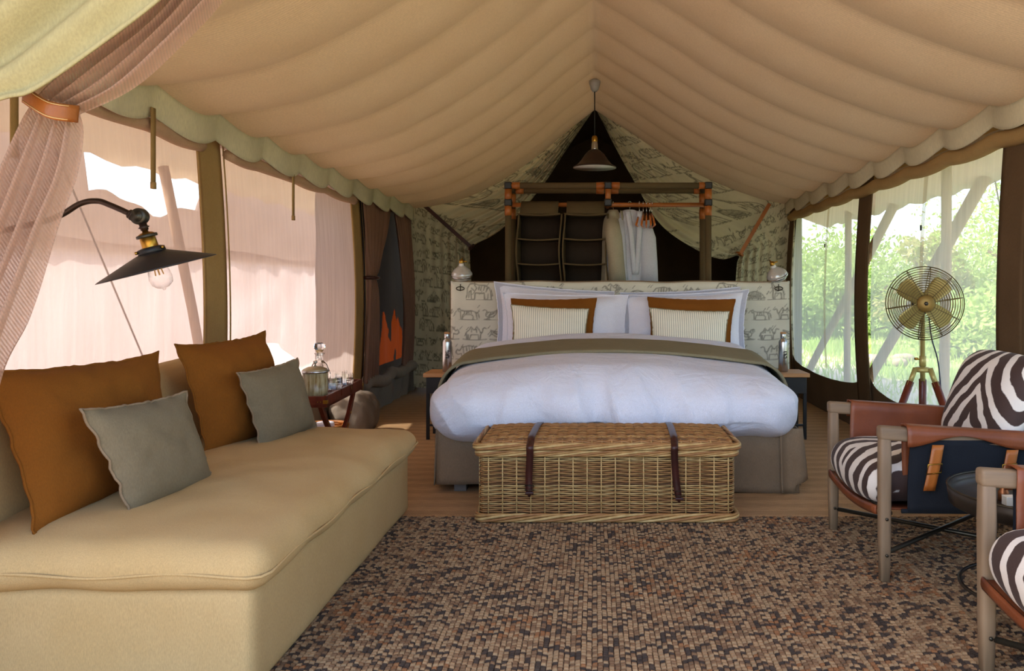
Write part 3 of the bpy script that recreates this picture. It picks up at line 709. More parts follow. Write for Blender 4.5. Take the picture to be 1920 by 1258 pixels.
mb = MB(); mb.grid(lambda u, v: (bx1-.11+.135*u+.02*(1-v)*u, YB-.035-.035*(1-v)+.05*u+.02*math.sin(u*6), .012+.07*u*(1-v)*(1 if u > .55 else .05)+.35*v), 16, 10); mb.build('corner_pleat', SKIRT, BED, solid=.006)
for x in (bx0+.13, bx1-.14):
    for y in (YB+.06, 6.25):
        mb = MB(); mb.box((x-.035,y-.035,0),(x+.035,y+.035,.12)); mb.build('foot', plain('grey_foot', (120,110,104), .6), BED, smooth=False, bevel=.004)
# duvet
dcx = (P(803,0,4.44).x+P(1503,0,4.44).x)/2
def duv(p, h):
    x, y, z = p; u = x/h[0]; v = y/h[1]; w = z/h[2]
    up = max(0, w)
    crown = .10*(1-u*u)*up-.055*up; tilt = .06*v*up if v < .55 else .06*.55*up+.13*(v-.55)*up
    front = max(0, -v-.8)/.2
    X = x+u*.02*math.sin(v*3); Y = y; Z = z+crown+tilt
    n = nz(x*2.2, y*2.2, z*2.2+5)
    if up > 0 and abs(u) < .9: Z += .018*n*(1-front*.5)
    if v < -.6:
        k = min(1, (-v-.6)/.4)
        Y -= k*(.055*(1-abs(w+.25)**2)+.014*math.sin(x*17+3*n)*(1-up*.6)+.03*nz(x*6, z*2.2)+.02*(1-abs(nz(x*5+z*2, z*1.5, 9)))**6)
        Z += -k*max(0,-w)*.022*math.sin(x*6.5)
    if w < 0:
        X = X*(1+.075*w*w*abs(u)**4)
        if v < -.6: Y -= .07*w*w*(-v-.6)/.4
    X += (.012*nz(y*6, z*4, 2))*abs(u)
    if w < -.5 : Z += .03*nz(x*3, y*3)*1.0
    return Vector((X, Y, Z))
DUV = MB(); DUV.puff((dcx, 5.175, .505), (2.12, 1.52, .42), (.2,.2,.195), (130,90,26), duv)
tag(DUV.build('duvet', DUVET), 'thick white duvet spread over the bed', 'duvet')
# throw across the bed: sample the top of the duvet shape
YT0, YT1 = 4.98, 5.5
def throw(u, v):
    s_ = (u-.5)*2; hw = 1.09; dropL, dropR = .42, .46
    Lt = hw+ (dropL if s_ < 0 else dropR); d = abs(s_)*Lt
    Y = YT0+(YT1-YT0)*v+.03*math.sin(u*7)*.6
    vv = (Y-5.19)/.75
    ztop = .505+.21+(.045+.06*vv)+.012
    R = .2; flat = hw-R
    if d < flat: x = d; z = ztop-.10*(d/1.06)**2
    elif d < flat+R*PI/2: a = (d-flat)/R; x = flat+R*math.sin(a); z = ztop-.10*(flat/1.06)**2-R*(1-math.cos(a))
    else: x = hw+.015*math.sin(Y*20); z = ztop-.10*(flat/1.06)**2-R-(d-flat-R*PI/2)
    return (dcx+(x if s_ > 0 else -x), Y, z+.004*nz(u*14, v*4))
mb = MB(); mb.grid(throw, 90, 14); tag(mb.build('throw_blanket', THROW, solid=.016), 'olive-grey throw laid across the white duvet', 'blanket')
# ------------------------------------------------------------------ cushions and pillows
def cushion(name, label, cat, c4, t, mat, n=26, flange=0.0, pinch=.06, wave=0.0, seammat=None, group=None, wr=.02, seed=0, back=.7, ear=0.0, partname='cover'):
    TL, TR, BR, BL = [Vector(p) for p in c4]
    nn = (TR-TL).cross(TL-BL).normalized()
    if nn.dot(Vector((0,0,CH))-(TL+BR)/2) < 0: nn = -nn
    cen = (TL+TR+BL+BR)/4
    base = Vector((cen.x, cen.y, min(BL.z, BR.z)))
    r = root(name, label, cat, base, group=group)
    wdt = (TR-TL).length
    def pt(u, v, side):
        a, b = 2*u-1, 2*v-1
        ea = a*(1-pinch*(1-b*b)); eb = b*(1-pinch*(1-a*a))
        if ear:
            k = (abs(a)*abs(b))**6*ear; ea += a*k; eb += b*k if v > .5 else 0
        U, V = (ea+1)/2, (eb+1)/2
        p = (BL*(1-U)+BR*U)*(1-V)+(TL*(1-U)+TR*U)*V
        fa, fb = min(1, abs(a)/(1-flange)), min(1, abs(b)/(1-flange))
        hgt = ((1-fa**3.2)*(1-fb**3.2))**.62
        p += nn*(side*t/2*(1 if side > 0 else back)*hgt)
        edge = max(abs(a), abs(b))
        if side != 0: p += nn*side*wr*hgt*.8*(nz(u*5+seed, v*4, side)+.5*nz(u*11+seed, v*9, 4))
        if wave and edge > .9: p += nn*wave*math.sin((a if abs(b) > abs(a) else b)*14+seed)*(edge-.9)*10
        if edge > .93: p += (p-cen).normalized()*.006*nz(u*18+seed, v*18)
        return p
    mb = MB(); N = n; w = N+1
    f = lambda s_: [pt(i/N, j/N, s_) for j in range(N+1) for i in range(N+1)]
    vf, vb = f(1), f(-1)
    for j in range(N+1):
        for i in range(N+1):
            if i in (0, N) or j in (0, N): vb[j*w+i] = vf[j*w+i]
    mb.add(vf, [(j*w+i, j*w+i+1, (j+1)*w+i+1, (j+1)*w+i) for j in range(N) for i in range(N)])
    mb.add(vb, [(j*w+i, (j+1)*w+i, (j+1)*w+i+1, j*w+i+1) for j in range(N) for i in range(N)])
    mb.build(partname, mat, r)
    rim = [pt(i/N, 0, 0) for i in range(N)]+[pt(1, j/N, 0) for j in range(N)]+[pt(1-i/N, 1, 0) for i in range(N)]+[pt(0, 1-j/N, 0) for j in range(N)]
    mb = MB(); mb.tube(rim, .0045, 5, closed=True); mb.build('edge_seam', seammat or mat, r)
    return r
def q4(pts, Y, Yb=None, lean=0):
    Yb = Yb or Y
    return [P(*pts[0], Yb), P(*pts[1], Yb), P(*pts[2], Y), P(*pts[3], Y)]
STRIPE = None
def stripe_mat():
    m, N, L, b = newmat('ticking_stripe'); vec = mapping(N, L); b.inputs['Roughness'].default_value = .95
    w = N.new('ShaderNodeTexWave'); w.bands_direction = 'X'; w.inputs['Scale'].default_value = 20; w.inputs['Distortion'].default_value = .3
    L.new(vec, w.inputs['Vector'])
    L.new(mixc(N, L, ramp(N, L, w.outputs['Fac'], .62, .85), lin((240,234,216)), lin((178,176,160))), b.inputs['Base Color'])
    return m
STRIPE = stripe_mat()
WG = 'white pillows against the headboard'
cushion('bed_pillow', 'white pillow standing behind at the left, tallest corner against the headboard', 'pillow', q4([(926,528),(1152,547),(1150,664),(930,662)], 6.2, 6.36), .14, WHITE, flange=.1, group=WG, seed=1)
cushion('bed_pillow', 'white pillow standing behind at the right, its far corner peeking out', 'pillow', q4([(1163,549),(1388,538),(1385,662),(1165,664)], 6.2, 6.36), .14, WHITE, flange=.1, group=WG, seed=2)
cushion('bed_pillow', 'white pillow directly behind the left rust cushion', 'pillow', q4([(942,548),(1178,553),(1178,668),(946,668)], 6.04, 6.2), .18, WHITE, flange=.06, group=WG, seed=3)
cushion('bed_pillow', 'white pillow directly behind the right rust cushion', 'pillow', q4([(1164,553),(1404,543),(1398,668),(1164,668)], 6.06, 6.22), .18, WHITE, flange=.08, group=WG, seed=4)
CG = 'rust cushions on the bed'; SG = 'striped lumbar cushions on the bed'
cushion('accent_cushion', 'flat rust cushion behind the left striped cushion', 'cushion', q4([(958,560),(1119,559),(1112,664),(958,662)], 5.92, 6.05), .08, RUST, group=CG, seed=5, flange=.05, wr=.01)
cushion('accent_cushion', 'flat rust cushion behind the right striped cushion', 'cushion', q4([(1214,557),(1379,561),(1370,668),(1218,664)], 5.92, 6.05), .08, RUST, group=CG, seed=6, flange=.05, wr=.01)
cushion('lumbar_cushion', 'cream striped lumbar cushion on the left half of the bed', 'cushion', q4([(958,571),(1104,579),(1100,666),(960,664)], 5.84, 5.94), .11, STRIPE, group=SG, seed=7, seammat=THROW, wr=.01)
cushion('lumbar_cushion', 'cream striped lumbar cushion on the right half of the bed', 'cushion', q4([(1218,577),(1368,584),(1362,670),(1221,666)], 5.84, 5.94), .11, STRIPE, group=SG, seed=8, seammat=THROW, wr=.01)
# ------------------------------------------------------------------ nightstands and bottles
def nightstand(x0, x1, label):
    r = root('nightstand', label, 'nightstand', ((x0+x1)/2, 6.2, 0), group='nightstands')
    mb = MB(); mb.box((x0,6.04,.475),(x1,6.36,.505)); mb.build('top', OAKT, r, smooth=False, bevel=.004)
    mb = MB(); mb.box((x0+.02,6.06,.35),(x1-.02,6.35,.473)); mb.build('apron', BLACK, r, smooth=False, bevel=.003)
    for x in (x0+.03, x1-.03):
        for y in (6.08, 6.33):
            mb = MB(); mb.box((x-.012,y-.012,0),(x+.012,y+.012,.47)); mb.build('leg', BLACK, r, smooth=False, bevel=.002)
    for y in (6.08, 6.33):
        mb = MB(); mb.box((x0+.03,y-.008,.1),(x1-.03,y+.008,.116)); mb.build('stretcher', BLACK, r, smooth=False)
nightstand(P(793,0,6.04).x, -.9, 'black-legged oak-topped nightstand left of the bed')
nightstand(1.24, P(1519,0,6.04).x, 'black-legged oak-topped nightstand right of the bed')
EMB = plain('emblem_dark', (70,62,58), .6)
def bottle(px, label):
    x = P(px,0,6.16).x; r = root('steel_bottle', label, 'bottle', (x,6.16,.505), group='steel water bottles')
    T = Matrix.Translation((x,6.16,.505))
    mb = MB(); mb.lathe([(.0,.0),(.033,.001),(.036,.006),(.036,.225),(.033,.24),(.022,.252),(.02,.262)], 28, T); mb.build('body', STEEL, r)
    mb = MB(); mb.lathe([(.021,.258),(.0225,.262),(.0225,.29),(.02,.296),(0,.297)], 24, T); k = mb.build('cap', STEEL, r)
    m2 = MB(); m2.lathe([(.023,.292),(.023,.302),(.018,.306),(0,.306)], 24, T); m2.build('cap_top', OAKT, k)
    mb = MB(); R = .0368
    for q in range(26):
        a = math.radians(-75+random.uniform(-22,22)); z = .505+.135+random.uniform(-.028,.028); da = .09+random.random()*.12
        if abs(a-math.radians(-75))*.036+abs(z-.64) > .04: continue
        mb.add([(x+R*math.cos(a+d), 6.16+R*math.sin(a+d), z+e) for d, e in ((-da,-.003),(da,-.004),(da*.7,.004),(-da*.6,.005))], [(0,1,2,3)])
    mb.build('emblem', EMB, r, smooth=False)
bottle(838.5, 'brushed steel water bottle with an emblem on the left nightstand')
bottle(1468.5, 'brushed steel water bottle with an emblem on the right nightstand')
# ------------------------------------------------------------------ rug
RUGM = [plain('jute_tan', (166,134,98), .95, (144,114,82), 40), plain('jute_brown', (134,100,70), .95, (112,84,60), 40), plain('jute_rust', (150,102,64), .95, (128,86,54), 40), plain('yarn_charcoal', (80,64,52), .95, (62,50,42), 40)]
rx0, rx1, ry0, ry1 = -1.35, 2.02, 1.9, 3.99
RUG = root('rug', 'flat-woven jute rug flecked with charcoal and rust yarn', 'rug', ((rx0+rx1)/2, (ry0+ry1)/2, 0))
mb = MB(); mb.box((rx0,ry0,.0015),(rx1,ry1,.007)); mb.build('backing', RUGM[3], RUG, smooth=False)
kw, kd = .0172, .0195
nxk, nyk = int((rx1-rx0)/kw), int((ry1-ry0)/kd)
V = []; Fc = []; Mi = []
rs = np.random.RandomState(5)
colst = rs.rand(nxk); blk = rs.rand(nxk//2+2, nyk+2); tint = rs.rand(nxk//14+2, nyk//9+2)
for i in range(nxk):
    for j in range(nyk):
        x = rx0+(i+.5)*kw+rs.uniform(-.0012,.0012); y = ry0+(j+.5)*kd+rs.uniform(-.0015,.0015)+(i % 2)*kd*.5*(1 if (i//4) % 2 else .35)
        zig = math.sin(i*.55+2.2*math.sin(j*.21))*.5+math.sin((i+j*2.3)*.8)*.35
        p = .24+.14*zig+.7*(blk[i//2, j]-.5)
        q = rs.rand()
        dark = q < p
        t = tint[i//14, j//9]
        m = 3 if dark else (2 if (t > .86 and rs.rand() < .35) or rs.rand() < .03 else (0 if rs.rand() < .62 else 1))
        sub = ((-.0052, .0042), (.0052, .0042)) if dark else ((0, .0082),)
        for dy, hd in sub:
            hw = kw*.49; h = .0135 if not dark else .0115
            h += rs.uniform(-.0012, .0012); sk = rs.uniform(-.002, .002)+(.004 if (i//2) % 2 else -.004)
            k = len(V)
            V += [(x-hw,y+dy-hd,.006),(x+hw,y+dy-hd+sk,.006),(x+hw,y+dy+hd+sk,.006),(x-hw,y+dy+hd,.006),
                  (x-hw*.78,y+dy-hd*.5,h),(x+hw*.78,y+dy-hd*.5+sk,h),(x+hw*.78,y+dy+hd*.5+sk,h),(x-hw*.78,y+dy+hd*.5,h)]
            Fc += [(k+4,k+5,k+6,k+7),(k,k+1,k+5,k+4),(k+1,k+2,k+6,k+5),(k+2,k+3,k+7,k+6),(k+3,k,k+4,k+7)]; Mi += [m]*5
mb = MB(); mb.v = V; mb.f = Fc; mb.m = Mi
mb.build('woven_knots', RUGM, RUG, smooth=False, kind='stuff')
# ------------------------------------------------------------------ wicker chest
cx0, cx1, cy0, cy1 = P(894,0,3.876).x, P(1382,0,3.876).x, 3.876, 4.40
WK = [plain('willow_honey', (184,142,86), .55, (150,108,60), 25, bs=.2), plain('willow_pale', (204,172,116), .55, (176,140,86), 25, bs=.2), plain('willow_brown', (132,92,54), .55, (104,70,40), 25, bs=.2), plain('willow_tan', (166,118,70), .55, (140,96,54), 25, bs=.2)]
CHS = root('wicker_chest', 'honey wicker chest with two dark leather straps at the foot of the bed', 'chest', ((cx0+cx1)/2, (cy0+cy1)/2, .014))
FL = .014
def rrect(x0, x1, y0, y1, r, n=6):
    pts = []
    for cxx, cyy, a0 in ((x1-r,y0+r,-PI/2),(x1-r,y1-r,0),(x0+r,y1-r,PI/2),(x0+r,y0+r,PI)):
        for k in range(n+1): a = a0+PI/2*k/n; pts.append((cxx+r*math.cos(a), cyy+r*math.sin(a)))
    return pts
def resample(pts, n):
    p = np.array(pts+[pts[0]]); d = np.r_[0, np.cumsum(np.hypot(*np.diff(p, axis=0).T))]
    s_ = np.linspace(0, d[-1], n, endpoint=False)
    return np.c_[np.interp(s_, d, p[:,0]), np.interp(s_, d, p[:,1])], d[-1]
NST = 50
ring, per = resample(rrect(cx0+.012, cx1-.012, cy0+.012, cy1-.012, .03), NST*4)
tang = np.roll(ring, -1, 0)-np.roll(ring, 1, 0); tang /= np.linalg.norm(tang, axis=1)[:,None]; norm = np.c_[tang[:,1], -tang[:,0]]
weav = {}
for ph in (0, 1):
    for mi in range(4):
        mb = MB()
        mb.tube([(ring[k,0]+norm[k,0]*.0052*math.cos(PI*(k/4+ph)), ring[k,1]+norm[k,1]*.0052*math.cos(PI*(k/4+ph)), .0012*math.sin(k*.37+ph)) for k in range(NST*4)], .0038, 5, closed=True)
        o = mb.build('weaver', WK[mi], CHS, w=False); weav[ph, mi] = o.data; bpy.data.objects.remove(o)
NR = 30; zlo, zhi = FL+.05, FL+.328
for k in range(NR):
    mi = 2 if k in (14, 18) else rs.choice([0,0,1,3,3])
    o = bpy.data.objects.new('weaver', weav[k % 2, int(mi)]); C.objects.link(o); o.parent = CHS
    o.location = (-CHS.location.x, -CHS.location.y, zlo+(zhi-zlo)*k/(NR-1)-CHS.location.z)
stk = None
for k in range(NST):
    if stk is None:
        mb = MB(); mb.tube([(0,.001,.04),(0,.001,.19),(0,.001,.345)], .0036, 6)
        o = mb.build('stake', WK[1], CHS, w=False); stk = o.data
    else: o = bpy.data.objects.new('stake', stk); C.objects.link(o); o.parent = CHS
    q = k*4; o.location = (ring[q,0]+norm[q,0]*.0062-CHS.location.x, ring[q,1]+norm[q,1]*.0062-CHS.location.y, 0)
    o.rotation_euler.z = math.atan2(tang[q,1], tang[q,0])
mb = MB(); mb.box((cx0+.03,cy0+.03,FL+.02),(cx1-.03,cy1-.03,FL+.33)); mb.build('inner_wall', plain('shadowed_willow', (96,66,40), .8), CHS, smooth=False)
def braid(name, z, grow, rr, rs_, strands, pitch, flat=1.0, vt=1.0):
    R_, pr = resample(rrect(cx0-grow, cx1+grow, cy0-grow, cy1+grow, .035), 360)
    T_ = np.roll(R_, -1, 0)-np.roll(R_, 1, 0); T_ /= np.linalg.norm(T_, axis=1)[:,None]; N_ = np.c_[T_[:,1], -T_[:,0]]
    turns = round(pr/pitch); mb = MB()
    for s_ in range(strands):
        pts = []
        for k in range(360):
            a = 2*PI*(turns*k/360+s_/strands)
            pts.append((R_[k,0]+N_[k,0]*rr*math.cos(a)*flat, R_[k,1]+N_[k,1]*rr*math.cos(a)*flat, z+rr*vt*math.sin(a)))
        mb.tube(pts, rs_, 6, closed=True, mi=s_ % 3)
    return mb.build(name, [WK[1], WK[0], WK[3]], CHS)
braid('base_braid', FL+.024, .004, .013, .0072, 6, .55, .6, 1.2)
braid('rim_braid', FL+.335, .004, .010, .006, 6, .5, .6, 1.1)
braid('lid_braid', FL+.370, .012, .012, .0068, 6, .6, .6, 1.0)
LIDT = FL+.386
def lidz(x, y):
    u = (x-cx0)/(cx1-cx0); v = (y-cy0)/(cy1-cy0)
    return LIDT+.018*(1-(2*u-1)**8)*(1-(2*v-1)**4)
mb = MB(); mb.grid(lambda u, v: (cx0+.01+(cx1-cx0-.02)*u, cy0+.01+(cy1-cy0-.02)*v, lidz(cx0+(cx1-cx0)*u, cy0+(cy1-cy0)*v)-.012), 20, 10); lid = mb.build('lid', WK[2], CHS)
nl = 34; lidm = {}
xsl = np.linspace(cx0+.02, cx1-.02, 101)
for k in range(nl):
    y = cy0+.015+(cy1-cy0-.03)*k/(nl-1)
    mb = MB(); mb.tube([(x, y+.001*math.sin(x*40+k), lidz(x, y)-.004+.004*math.cos(PI*(i/4+k))) for i, x in enumerate(xsl)], .0076, 6)
    mb.build('lid_weaver', WK[[0,3,3,0,2][(k*7) % 5] if k % 9 else 3], lid)
for k in range(26):
    x = cx0+.03+(cx1-cx0-.06)*k/25
    mb = MB(); mb.tube([(x, y, lidz(x, y)+.0) for y in np.linspace(cy0, cy1-.01, 8)], .0045, 6); mb.build('lid_stake', WK[0], lid)
def strap(px0, px1, tail):
    x = P(px0,0,cy0).x
    path = [(x+.012, cy1-.02, lidz(x,cy1-.1)-.002), (x+.008, cy1-.2, lidz(x,cy1-.2)+.012), (x+.0, cy0+.06, lidz(x,cy0+.06)+.014), (x-.002, cy0+.0, LIDT+.006), (x-.004, cy0-.036, FL+.372), (x-.004, cy0-.03, FL+.33), (x-.006+(P(px1,0,cy0).x-x)*.5, cy0-.014, FL+.22), (P(px1,0,cy0).x, cy0-.016, FL+tail)]
    S = spline(path, 48); mb = MB(); w2 = .017; vs = []
    for i, p in enumerate(S):
        ww = w2*(1 if i < 46 else (.8 if i == 46 else .5 if i == 47 else .2))
        vs += [(p[0]-ww, p[1], p[2]), (p[0]+ww, p[1], p[2])]
    mb.add(vs, [(2*i, 2*i+1, 2*i+3, 2*i+2) for i in range(48)])
    st = mb.build('strap', LEATHER_D, CHS, solid=.005)
    xe, ze = P(px1,0,cy0).x, FL+tail+.045
    m2 = MB(); m2.tube([(xe-.021,cy0-.02,ze-.012),(xe+.021,cy0-.02,ze-.012),(xe+.021,cy0-.02,ze+.012),(xe-.021,cy0-.02,ze+.012)], .0025, 6, closed=True); m2.build('buckle', GUN, st)
    m2 = MB(); m2.box((xe-.02,cy0-.025,ze-.032),(xe+.02,cy0-.012,ze-.02)); m2.build('keeper', LEATHER_D, st, smooth=False, bevel=.003)
strap(996, 993, .128); strap(1265, 1273, .1)

# ------------------------------------------------------------------ sofa
sx0, sx1, sy0, sy1 = -1.92, -.945, 2.22, 4.08
SF = root('sofa', 'low sand linen daybed sofa with one long seat cushion', 'sofa', ((sx0+sx1)/2, (sy0+sy1)/2, .014))
def sb(p, h): return Vector((p.x+.006*nz(p.y*3, p.z*3), p.y+.006*nz(p.x*3, p.z*3), p.z))
mb = MB(); mb.puff(((sx0+sx1)/2, (sy0+sy1)/2, .165), (sx1-sx0, sy1-sy0, .30), (.03,.03,.03), (40,60,14), sb); mb.build('base', SOFA, SF)
def seatd(p, h):
    x, y, z = p; u, v, w = x/h[0], y/h[1], z/h[2]
    if w > 0: z += (.055*(1-abs(u)**3)*(1-abs(v)**4)+.010*nz(x*3, y*3, 1)+.006*nz(x*7, y*7, 5))*w
    else: z += .010*nz(x*4, y*4, 3)*1.2
    e = max(abs(u), abs(v))
    x += .012*nz(y*5, z*5)*abs(u); y += .014*nz(x*6, z*5, 8)*abs(v)
    return Vector((x, y, z))
mb = MB(); mb.puff(((sx0+sx1)/2+.01, (sy0+sy1)/2+.0, .368), (sx1-sx0+.07, sy1-sy0+.07, .125), (.07,.07,.062), (48,80,12), seatd); st = mb.build('seat_cushion', SOFA, SF)
pts = [(x, y, .362+.006*math.sin(x*14+y*11)) for x, y in resample(rrect(sx0-.026, sx1+.045, sy0-.036, sy1+.036, .05), 160)[0]]
mb = MB(); mb.tube(pts, .0045, 6, closed=True); mb.build('piping', SOFA, st)
def backd(p, h): return Vector((p.x-.05*max(0, p.z/h[2]+1)/2+.01*nz(p.y*3, p.z*3), p.y, p.z+.012*nz(p.y*4, 1)))
mb = MB(); mb.puff((-1.86, 3.15, .58), (.2, 1.80, .48), (.09,.08,.09), (12,50,20), backd); mb.build('backrest', SOFA, SF)
RG, GG = 'rust cushions on the sofa', 'grey cushions on the sofa'
cushion('scatter_cushion', 'large rust linen cushion at the near end of the sofa', 'cushion', [P(-30,700,2.36), P(292,666,2.96), P(335,912,3.08), P(72,998,2.30)], .2, RUST, 34, .03, .04, .004, group=RG, seed=11, ear=.05)
cushion('scatter_cushion', 'large rust linen cushion leaning at the far part of the sofa', 'cushion', [P(333,650,3.26), P(494,626,3.86), P(545,812,3.92), P(390,856,3.30)], .2, RUST, 34, .03, .04, .004, group=RG, seed=12, ear=.05)
cushion('scatter_cushion', 'grey linen cushion resting against the near rust cushion', 'cushion', [P(153,770,2.36), P(346,737,2.78), P(402,908,2.90), P(246,970,2.46)], .13, GREY, 30, .03, .05, .005, group=GG, seed=13, wr=.008, ear=.03, seammat=SKIRT)
cushion('scatter_cushion', 'grey linen cushion resting against the far rust cushion', 'cushion', [P(446,701,3.34), P(556,674,3.78), P(592,801,3.92), P(492,851,3.44)], .13, GREY, 30, .03, .05, .005, group=GG, seed=14, wr=.008, ear=.03, seammat=SKIRT)

# ------------------------------------------------------------------ swing-arm wall lamp
YL = 2.6
LP = root('wall_lamp', 'swing-arm lamp with a black conical shade over the sofa', 'wall lamp', (-2.02, YL, 1.25))
mb = MB(); mb.lathe([(.055,0),(.055,.012),(.03,.02),(.018,.05),(.0,.05)], 24, Matrix.Translation((-2.04,YL,1.32)) @ Matrix.Rotation(PI/2, 4, 'Y')); mb.build('wall_plate', BRONZE, LP)
arm = spline([(-2.0,YL,1.32), tuple(P(95,411,YL)), tuple(P(150,382,YL)), tuple(P(182,377,YL)), tuple(P(205,384,YL)), tuple(P(244,401,YL))], 40)
mb = MB(); mb.tube(arm, .0095, 10); mb.build('arm', BRONZE, LP)
mb = MB(); c = P(243,401,YL); d = Vector((.9,0,-.42)).normalized(); 
for k, r_ in ((0,.016),(.008,.018),(.016,.014)): mb.tube([c+d*k, c+d*(k+.007)], r_, 12)
mb.build('arm_collar', BRONZE, LP)
mb = MB(); c = P(262,406,YL); mb.lathe([(.0,-.016),(.024,-.016),(.027,-.01),(.027,.01),(.024,.016),(0,.016)], 24, Matrix.Translation(c) @ Matrix.Rotation(PI/2, 4, 'X'))
mb.lathe([(.0,.016),(.018,.016),(.018,.019),(.012,.019),(.012,.022),(0,.022)], 20, Matrix.Translation(c) @ Matrix.Rotation(PI/2, 4, 'X')); mb.build('joint', GUN, LP)
axd = Vector((.226,.139,-.9)).normalized()
rotl = axd.to_track_quat('Z', 'Y').to_matrix().to_4x4()
ML = Matrix.Translation(P(269,424,YL)) @ rotl
mb = MB(); mb.lathe([(0,-.012),(.012,-.01),(.012,0),(.018,.004),(.012,.008),(.012,.014)], 18, ML); mb.build('swivel', BRONZE, LP)
mb = MB(); mb.lathe([(.008,.012),(.01,.02),(.022,.024),(.028,.03),(.028,.036),(.024,.038),(.025,.07),(.026,.078)], 28, ML); mb.build('socket', BRASS, LP)
mb = MB(); mb.lathe([(.030,.028),(.0315,.031),(.0315,.036),(.030,.038)], 28, ML, flute=.02, nf=28); mb.build('socket_ring', GUN, LP)
mb = MB(); mb.lathe([(.028,.07),(.041,.074),(.042,.088),(.038,.092)], 32, ML); k = mb.build('shade_collar', BLACK, LP)
for a in (0, 2.1, 4.2):
    m2 = MB(); m2.lathe([(0,0),(.005,0),(.005,.008),(0,.009)], 10, ML @ Matrix.Rotation(a+.3, 4, 'Z') @ Matrix.Translation((.042,0,.08)) @ Matrix.Rotation(PI/2, 4, 'Y')); m2.build('screw', BRASS, k)
mb = MB(); mb.lathe([(.036,.086),(.05,.091),(.179,.142),(.183,.146),(.180,.1455),(.05,.0945),(.036,.09)], 56, ML); mb.build('shade', plain('matt_black_shade', (30,28,32), .4, (24,23,26)), LP)
mb = MB(); mb.lathe([(.014,.09),(.015,.105),(.022,.125),(.033,.155),(.036,.175),(.032,.195),(.018,.207),(.006,.21),(.004,.216),(0,.217)], 28, ML); bb = mb.build('bulb', thinglass('clear_bulb'), LP)
FIL = plain('filament', (232,180,110), .4)
for q in range(4):
    a = q*PI/2; m2 = MB(); m2.tube([ML @ Vector((.006*math.cos(a), .006*math.sin(a), .11)), ML @ Vector((.012*math.cos(a), .012*math.sin(a), .165))], .0022, 6); m2.build('filament', FIL, bb)

# ------------------------------------------------------------------ front curtains, tied back with leather
def ruled(L_, R_, Yf, nu, nv, nf, amp, phase=0, tight=None, pw=1.0):
    A = spline(L_, nv); B = spline(R_, nv); mb = MB()
    def fn(u, v):
        k = round(v*nv); a, b = A[k], B[k]; Y = Yf(v)
        p = P(a[0]+(b[0]-a[0])*u, a[1]+(b[1]-a[1])*u, Y)
        am = amp*(tight(v) if tight else 1)
        p.y += am*math.sin(2*PI*nf*u**pw+phase+v*1.5)+am*.5*nz(u*6, v*3, phase)
        return tuple(p)
    return mb.grid(fn, nu, nv)
FC = root('mesh_curtain', 'pinkish mesh entrance curtain gathered in a tan leather band', 'curtain', tuple(P(-40,900,2.1)))
FC.location.z = 0
up = ruled([(330,-60),(250,40),(160,105),(85,160),(58,192)], [(470,-90),(405,0),(330,85),(240,165),(142,212)], lambda v: 2.12, 50, 60, 4, .03, .5, lambda v: 1.1-.5*v)
up.build('upper_drape', NET_F, FC)
lo = ruled([(60,190),(40,225),(0,320),(-60,470),(-170,700),(-250,960),(-300,1250)], [(142,212),(146,250),(134,330),(104,420),(52,590),(-10,720),(-60,1000)], lambda v: 2.12, 50, 70, 4, .034, 1.5, lambda v: .55+.6*v)
lo.build('lower_drape', NET_F, FC)
A = spline([(46,176),(92,205),(147,214)], 16); mb = MB()
def band(u, v):
    k = round(u*32); 
    if k <= 16: p = A[k]; y = 2.12-.05*math.sin(PI*k/16)-.012
    else: p = A[32-k]; y = 2.12+.05*math.sin(PI*(32-k)/16)+.012
    q = P(p[0]-3*v, p[1]-16+32*v, y); return tuple(q)
mb.grid(band, 32, 4); bo = mb.build('leather_band', LEATHER, FC, solid=.006)
for dv in (.1, .9):
    m2 = MB(); m2.tube([Vector(band(k/32, dv))+Vector((0,-.004,0)) for k in range(17)], .0012, 5); m2.build('stitching', plain('cream_thread', (226,190,130), .8), bo)
OC = ruled([(-420,-260),(-400,-120),(-380,0),(-360,120),(-340,215)], [(420,-110),(318,0),(190,95),(70,176),(-60,212)], lambda v: 2.0, 60, 40, 1.2, .02, .2)
mb = MB()
Lr = spline([(380,-75),(312,0),(190,93),(75,172),(20,188),(-80,214),(-260,250)], 60); Up = spline([(-40,-330),(-90,-300),(-160,-260),(-240,-200),(-300,-140),(-360,-60),(-420,60)], 60)
def olive(u, v):
    a, b = Lr[round(u*60)], Up[round(u*60)]
    p = P(a[0]+(b[0]-a[0])*v, a[1]+(b[1]-a[1])*v, 2.02)
    p.y += .05*math.sin(v*30+u*2.5+.4*math.sin(u*3))*min(1, v*6+.1)*.7-.02*(v < .02)
    return tuple(p)
mb.grid(olive, 60, 60); tag(mb.build('canvas_curtain', OLIVE, solid=.006), 'olive canvas entrance flap swept up at the front of the tent', 'curtain')

